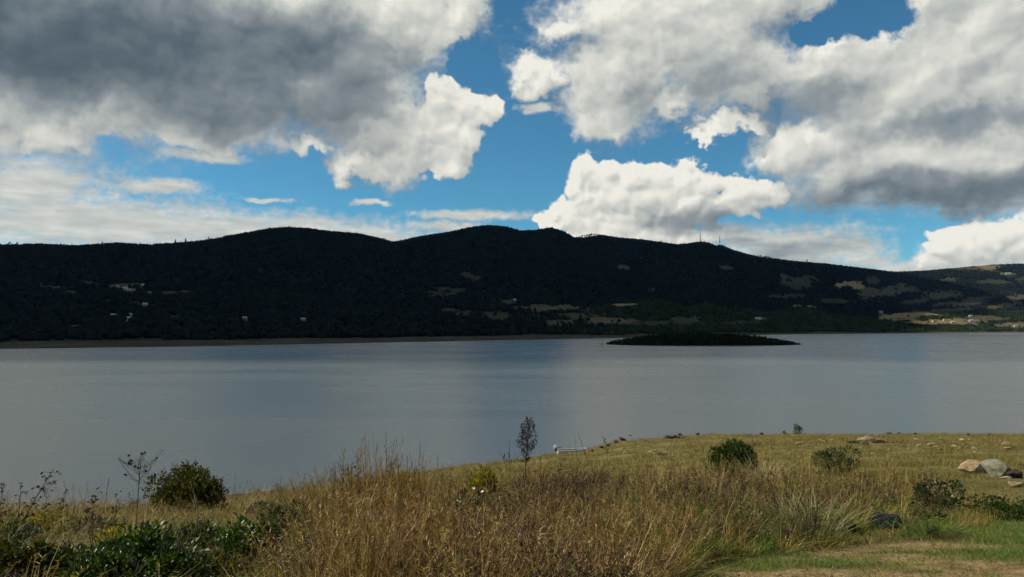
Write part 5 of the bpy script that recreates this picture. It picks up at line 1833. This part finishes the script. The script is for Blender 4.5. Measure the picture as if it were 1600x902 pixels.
def build_house(px, py, L, W, H, label, wall, roof, rz=0.0):
    X, Y, Z = hill_spot(px, py)
    if px < 900:
        L, W, H = L * 0.7, W * 0.7, H * 0.75
    root = empty('house', (X, Y, Z), rz)
    tag(root, label, 'house', 'houses on the far hillside')
    l, w, rh = L / 2, W / 2, W * 0.32
    v = [(-l, -w, -2), (l, -w, -2), (l, w, -2), (-l, w, -2), (-l, -w, H), (l, -w, H), (l, w, H), (-l, w, H), (-l, 0, H + rh), (l, 0, H + rh)]
    f = [(0, 1, 5, 4), (2, 3, 7, 6), (1, 2, 6, 9, 5), (3, 0, 4, 8, 7)]
    add('wall', mesh('wall', v, f), wall, root)
    o = 0.6
    for s in (-1, 1):
        e0, e1 = Vector((-l - o, s * (w + o), H - rh * o / w)), Vector((l + o, s * (w + o), H - rh * o / w))
        r0, r1 = Vector((-l - o, 0, H + rh)), Vector((l + o, 0, H + rh))
        up = Vector((0, 0, 0.22))
        vv = [e0, e1, r1, r0, e0 + up, e1 + up, r1 + up, r0 + up]
        ff = [(0, 3, 2, 1), (4, 5, 6, 7), (0, 1, 5, 4), (1, 2, 6, 5), (2, 3, 7, 6), (3, 0, 4, 7)]
        add('roof', mesh('roof', [tuple(q) for q in vv], ff), roof, root)
    B = Build()
    B.box((-0.55, -w - 0.06, 0), (0.55, -w + 0.02, 2.1))
    add('door', B.mesh('door'), M_DOOR, root)
    for x in (-l * 0.6, l * 0.6):
        B = Build()
        B.box((x - 0.7, -w - 0.05, 1.0), (x + 0.7, -w + 0.02, 2.2))
        add('window', B.mesh('window'), M_GLASS, root)


houses = [
    (178, 494.5, 9, 6, 3, 'white house left of the row of four on the lower left slope', M_WHITE, M_ROOF_PALE, 0.2),
    (203, 493.5, 9, 6, 3, 'highest white house of the row of four on the lower left slope', M_WHITE, M_ROOF_PALE, -0.3),
    (201, 499, 8, 6, 3, 'second highest white house of the row on the lower left slope', M_WHITE, M_ROOF_PALE, 0.1),
    (197.5, 504.5, 8, 6, 3, 'third white house down the row on the lower left slope', M_WHITE, M_ROOF_PALE, 0.4),
    (199, 508, 11, 7, 3.2, 'lowest and widest white house of the row on the lower left slope', M_WHITE, M_ROOF_PALE, 0.0),
    (174, 511.5, 8, 6, 2.8, 'white house nearest the shore on the left slope', M_WHITE, M_ROOF_PALE, -0.1),
    (195, 452, 12, 7, 5, 'largest pale house in the upper left hamlet', M_CREAM, M_ROOF_PALE, 0.1),
    (201, 454, 9, 6, 3.2, 'pale house just right of the largest in the upper left hamlet', M_CREAM, M_ROOF_PALE, -0.2),
    (208, 454, 9, 6, 3, 'rightmost pale house of the close group in the upper left hamlet', M_CREAM, M_ROOF_CLAY, 0.2),
    (222, 446.5, 7, 6, 4.5, 'narrow pale house alone above right of the upper left hamlet', M_CREAM, M_ROOF_PALE, 0.0),
    (183, 449, 7, 5, 3.5, 'small pale house alone left of the upper left hamlet', M_CREAM, M_ROOF_PALE, 0.1),
    (233, 458, 7, 5, 3.5, 'small pale house right of and below the upper left hamlet', M_CREAM, M_ROOF_CLAY, 0.3),
    (227, 477, 10, 6, 3, 'pale house at the right end of the narrow field on the left slope', M_CREAM, M_ROOF_PALE, 0.0),
    (382, 499, 10, 6, 3, 'lone pale house low on the slope under the first summit', M_WHITE, M_ROOF_PALE, 0.1),
    (474, 501, 9, 6, 3, 'lone pale house low on the dark slope left of the saddle', M_WHITE, M_ROOF_PALE, -0.1),
    (1376, 489, 12, 9, 6, 'bright white house above the straw field on the far right shore', M_WHITE, M_ROOF_CLAY, 0.1),
    (1577, 429, 26, 12, 6, 'long pale building high on the hill at the right edge', M_WHITE, M_ROOF_PALE, -0.2),
    (1459, 503, 12, 8, 4, 'pale house at the left of the far right village', M_WHITE, M_ROOF_CLAY, 0.2),
    (1476, 501, 11, 8, 4, 'pale house left of centre in the far right village', M_CREAM, M_ROOF_CLAY, -0.1),
    (1488, 505, 13, 8, 4, 'pale house lowest in the middle of the far right village', M_WHITE, M_ROOF_PALE, 0.1),
    (1517, 503, 14, 9, 5, 'largest white house of the far right village', M_WHITE, M_ROOF_PALE, 0.0),
    (1525, 504, 10, 8, 4, 'white house just right of the largest in the far right village', M_WHITE, M_ROOF_CLAY, 0.3),
    (1516, 495, 11, 8, 4, 'pale house standing alone above the far right village', M_CREAM, M_ROOF_PALE, 0.0),
    (1586, 511, 13, 8, 4, 'pale house near the shore at the right edge', M_WHITE, M_ROOF_PALE, 0.1),
    (1184, 499, 16, 8, 3.5, 'long pale roofed house in the woodland behind the island', M_CREAM, M_ROOF_PALE, 0.0),
    (804, 470, 9, 6, 4, 'small pale house on the dark slope below the second summit', M_CREAM, M_ROOF_PALE, 0.0),
]
for h in houses:
    build_house(*h)


def far_tree(px, dpy, H, label, spire=False, group=None):
    """a tree on the crest; dpy: how far its foot lies below the crest line in pixels"""
    Y = float(ridge_d(px)) * 0.999
    X = (px - 800) / 1256 * Y
    Z = CAM_Z + slope_of(float(ridge_y(px)) + dpy) * Y - 1.0
    root = empty('ridge_tree', (X, Y, Z))
    tag(root, label, 'tree', group)
    T = Build()
    T.tube([(0, 0, -1), (0.1, 0, H * 0.35), (0.2, 0.1, H * 0.75)], [0.35, 0.28, 0.10], 6)
    for i in range(5):
        a = rnd(0, 6.28)
        p = Vector((0.1, 0, H * rnd(0.3, 0.6)))
        T.tube([p, p + Vector((math.cos(a) * H * 0.2, math.sin(a) * H * 0.2, H * rnd(0.1, 0.25)))], [0.15, 0.05], 4)
    add('trunk', T.mesh('trunk'), M_STEM, root)
    B = Build()
    W = H * (0.16 if spire else 0.36)
    cs = [(Vector((rnd(-.4, .4) * W, rnd(-.4, .4) * W, H * rnd(0.42, 0.85))), W * rnd(0.45, 0.75)) for i in range(7)]
    for i in range(260):
        c, r = random.choice(cs)
        q = Vector((random.gauss(0, 1), random.gauss(0, 1), random.gauss(0, 0.8))).normalized()
        p = c + q * r * rnd(0.5, 1)
        if spire:
            p.z = H * rnd(0.15, 1.0)
            k = 1.1 * (1 - (p.z / H)) + 0.08
            p.x, p.y = q.x * W * 1.4 * k, q.y * W * 1.4 * k
        dv = Vector((rnd(-1, 1), rnd(-1, 1), rnd(-0.4, 1))).normalized()
        B.leaf(p, dv, dv.orthogonal().normalized(), H * 0.13, H * 0.05)
    tag(add('crown', B.mesh('crown'), M_FOREST, root), kind='stuff')


for i, (px, H) in enumerate([(906, 9), (910, 12), (914, 13), (918, 15), (922, 14), (925, 15), (929, 12), (932, 11), (936, 9)]):
    far_tree(px, 0.5, H, NTH[i] + ' tree from left in the crest row beside the third summit', group='row of trees on the crest')
for i, (px, H) in enumerate([(1180, 8), (1186, 10), (1190, 12), (1194, 9), (1198, 13), (1202, 12), (1206, 9), (1213, 8)]):
    far_tree(px, 0.5, H, NTH[i] + ' small tree from left in the line right of the masts', group='line of trees right of the masts')
far_tree(1034, 0, 10, 'single round tree on the crest left of the masts, the larger')
far_tree(1069, 0, 8, 'single small tree on the crest close to the left mast')
far_tree(1262, 0, 14, 'broad tree on the descending crest far right of the masts')
for px, H, lab in [(12, 10, 'small tree on the crest at the extreme left'), (24, 9, 'second small tree on the crest from the left edge'), (272, 13, 'taller spire tree on the left crest, first of three'),
                   (288, 14, 'taller spire tree on the left crest, middle of three'), (324, 11, 'taller spire tree on the left crest, last of three')]:
    far_tree(px, 0, H, lab, spire=px > 100)

M_POST = plain('weathered_post', (0.16, 0.14, 0.11), 0.9, 0.3, 3.0, 0.1)
M_POST_W = plain('white_post', (0.6, 0.6, 0.58), 0.8, 0.1, 3.0, 0.1)
for px, h, mt, lab in [(937.5, 2.0, M_POST, 'leftmost dark post in the water off the island tip'), (941.0, 2.4, M_POST, 'middle dark post in the water off the island tip'), (945.5, 1.8, M_POST_W, 'white post in the water close to the island tip')]:
    Y = 676.0
    B = Build()
    B.tube([(0, 0, -1.5), (0.02, 0, h * 0.6), (0.05, 0, h)], [0.26, 0.24, 0.22], 7)
    o = add('mooring_post', B.mesh('mooring_post'), mt)
    o.location = ((px - 800) / 1256 * Y, Y, 0)
    tag(o, lab, 'post', 'posts off the island')


# ================================================================== the air over the lake
def build_haze():
    B = Build()
    B.box((-14500, -120, -14), (14500, 8600, 640))
    me = B.mesh('haze')
    m = bpy.data.materials.new('haze')
    m.use_nodes = True
    nt = m.node_tree
    nt.nodes.clear()
    g = G(nt)
    out = g.node('ShaderNodeOutputMaterial')
    v = g.node('ShaderNodeVolumePrincipled')
    v.inputs['Color'].default_value = (0.34, 0.58, 1.0, 1)
    v.inputs['Density'].default_value = 7e-6
    nt.links.new(v.outputs[0], out.inputs['Volume'])
    tag(add('haze', me, m), kind='stuff')


build_haze()
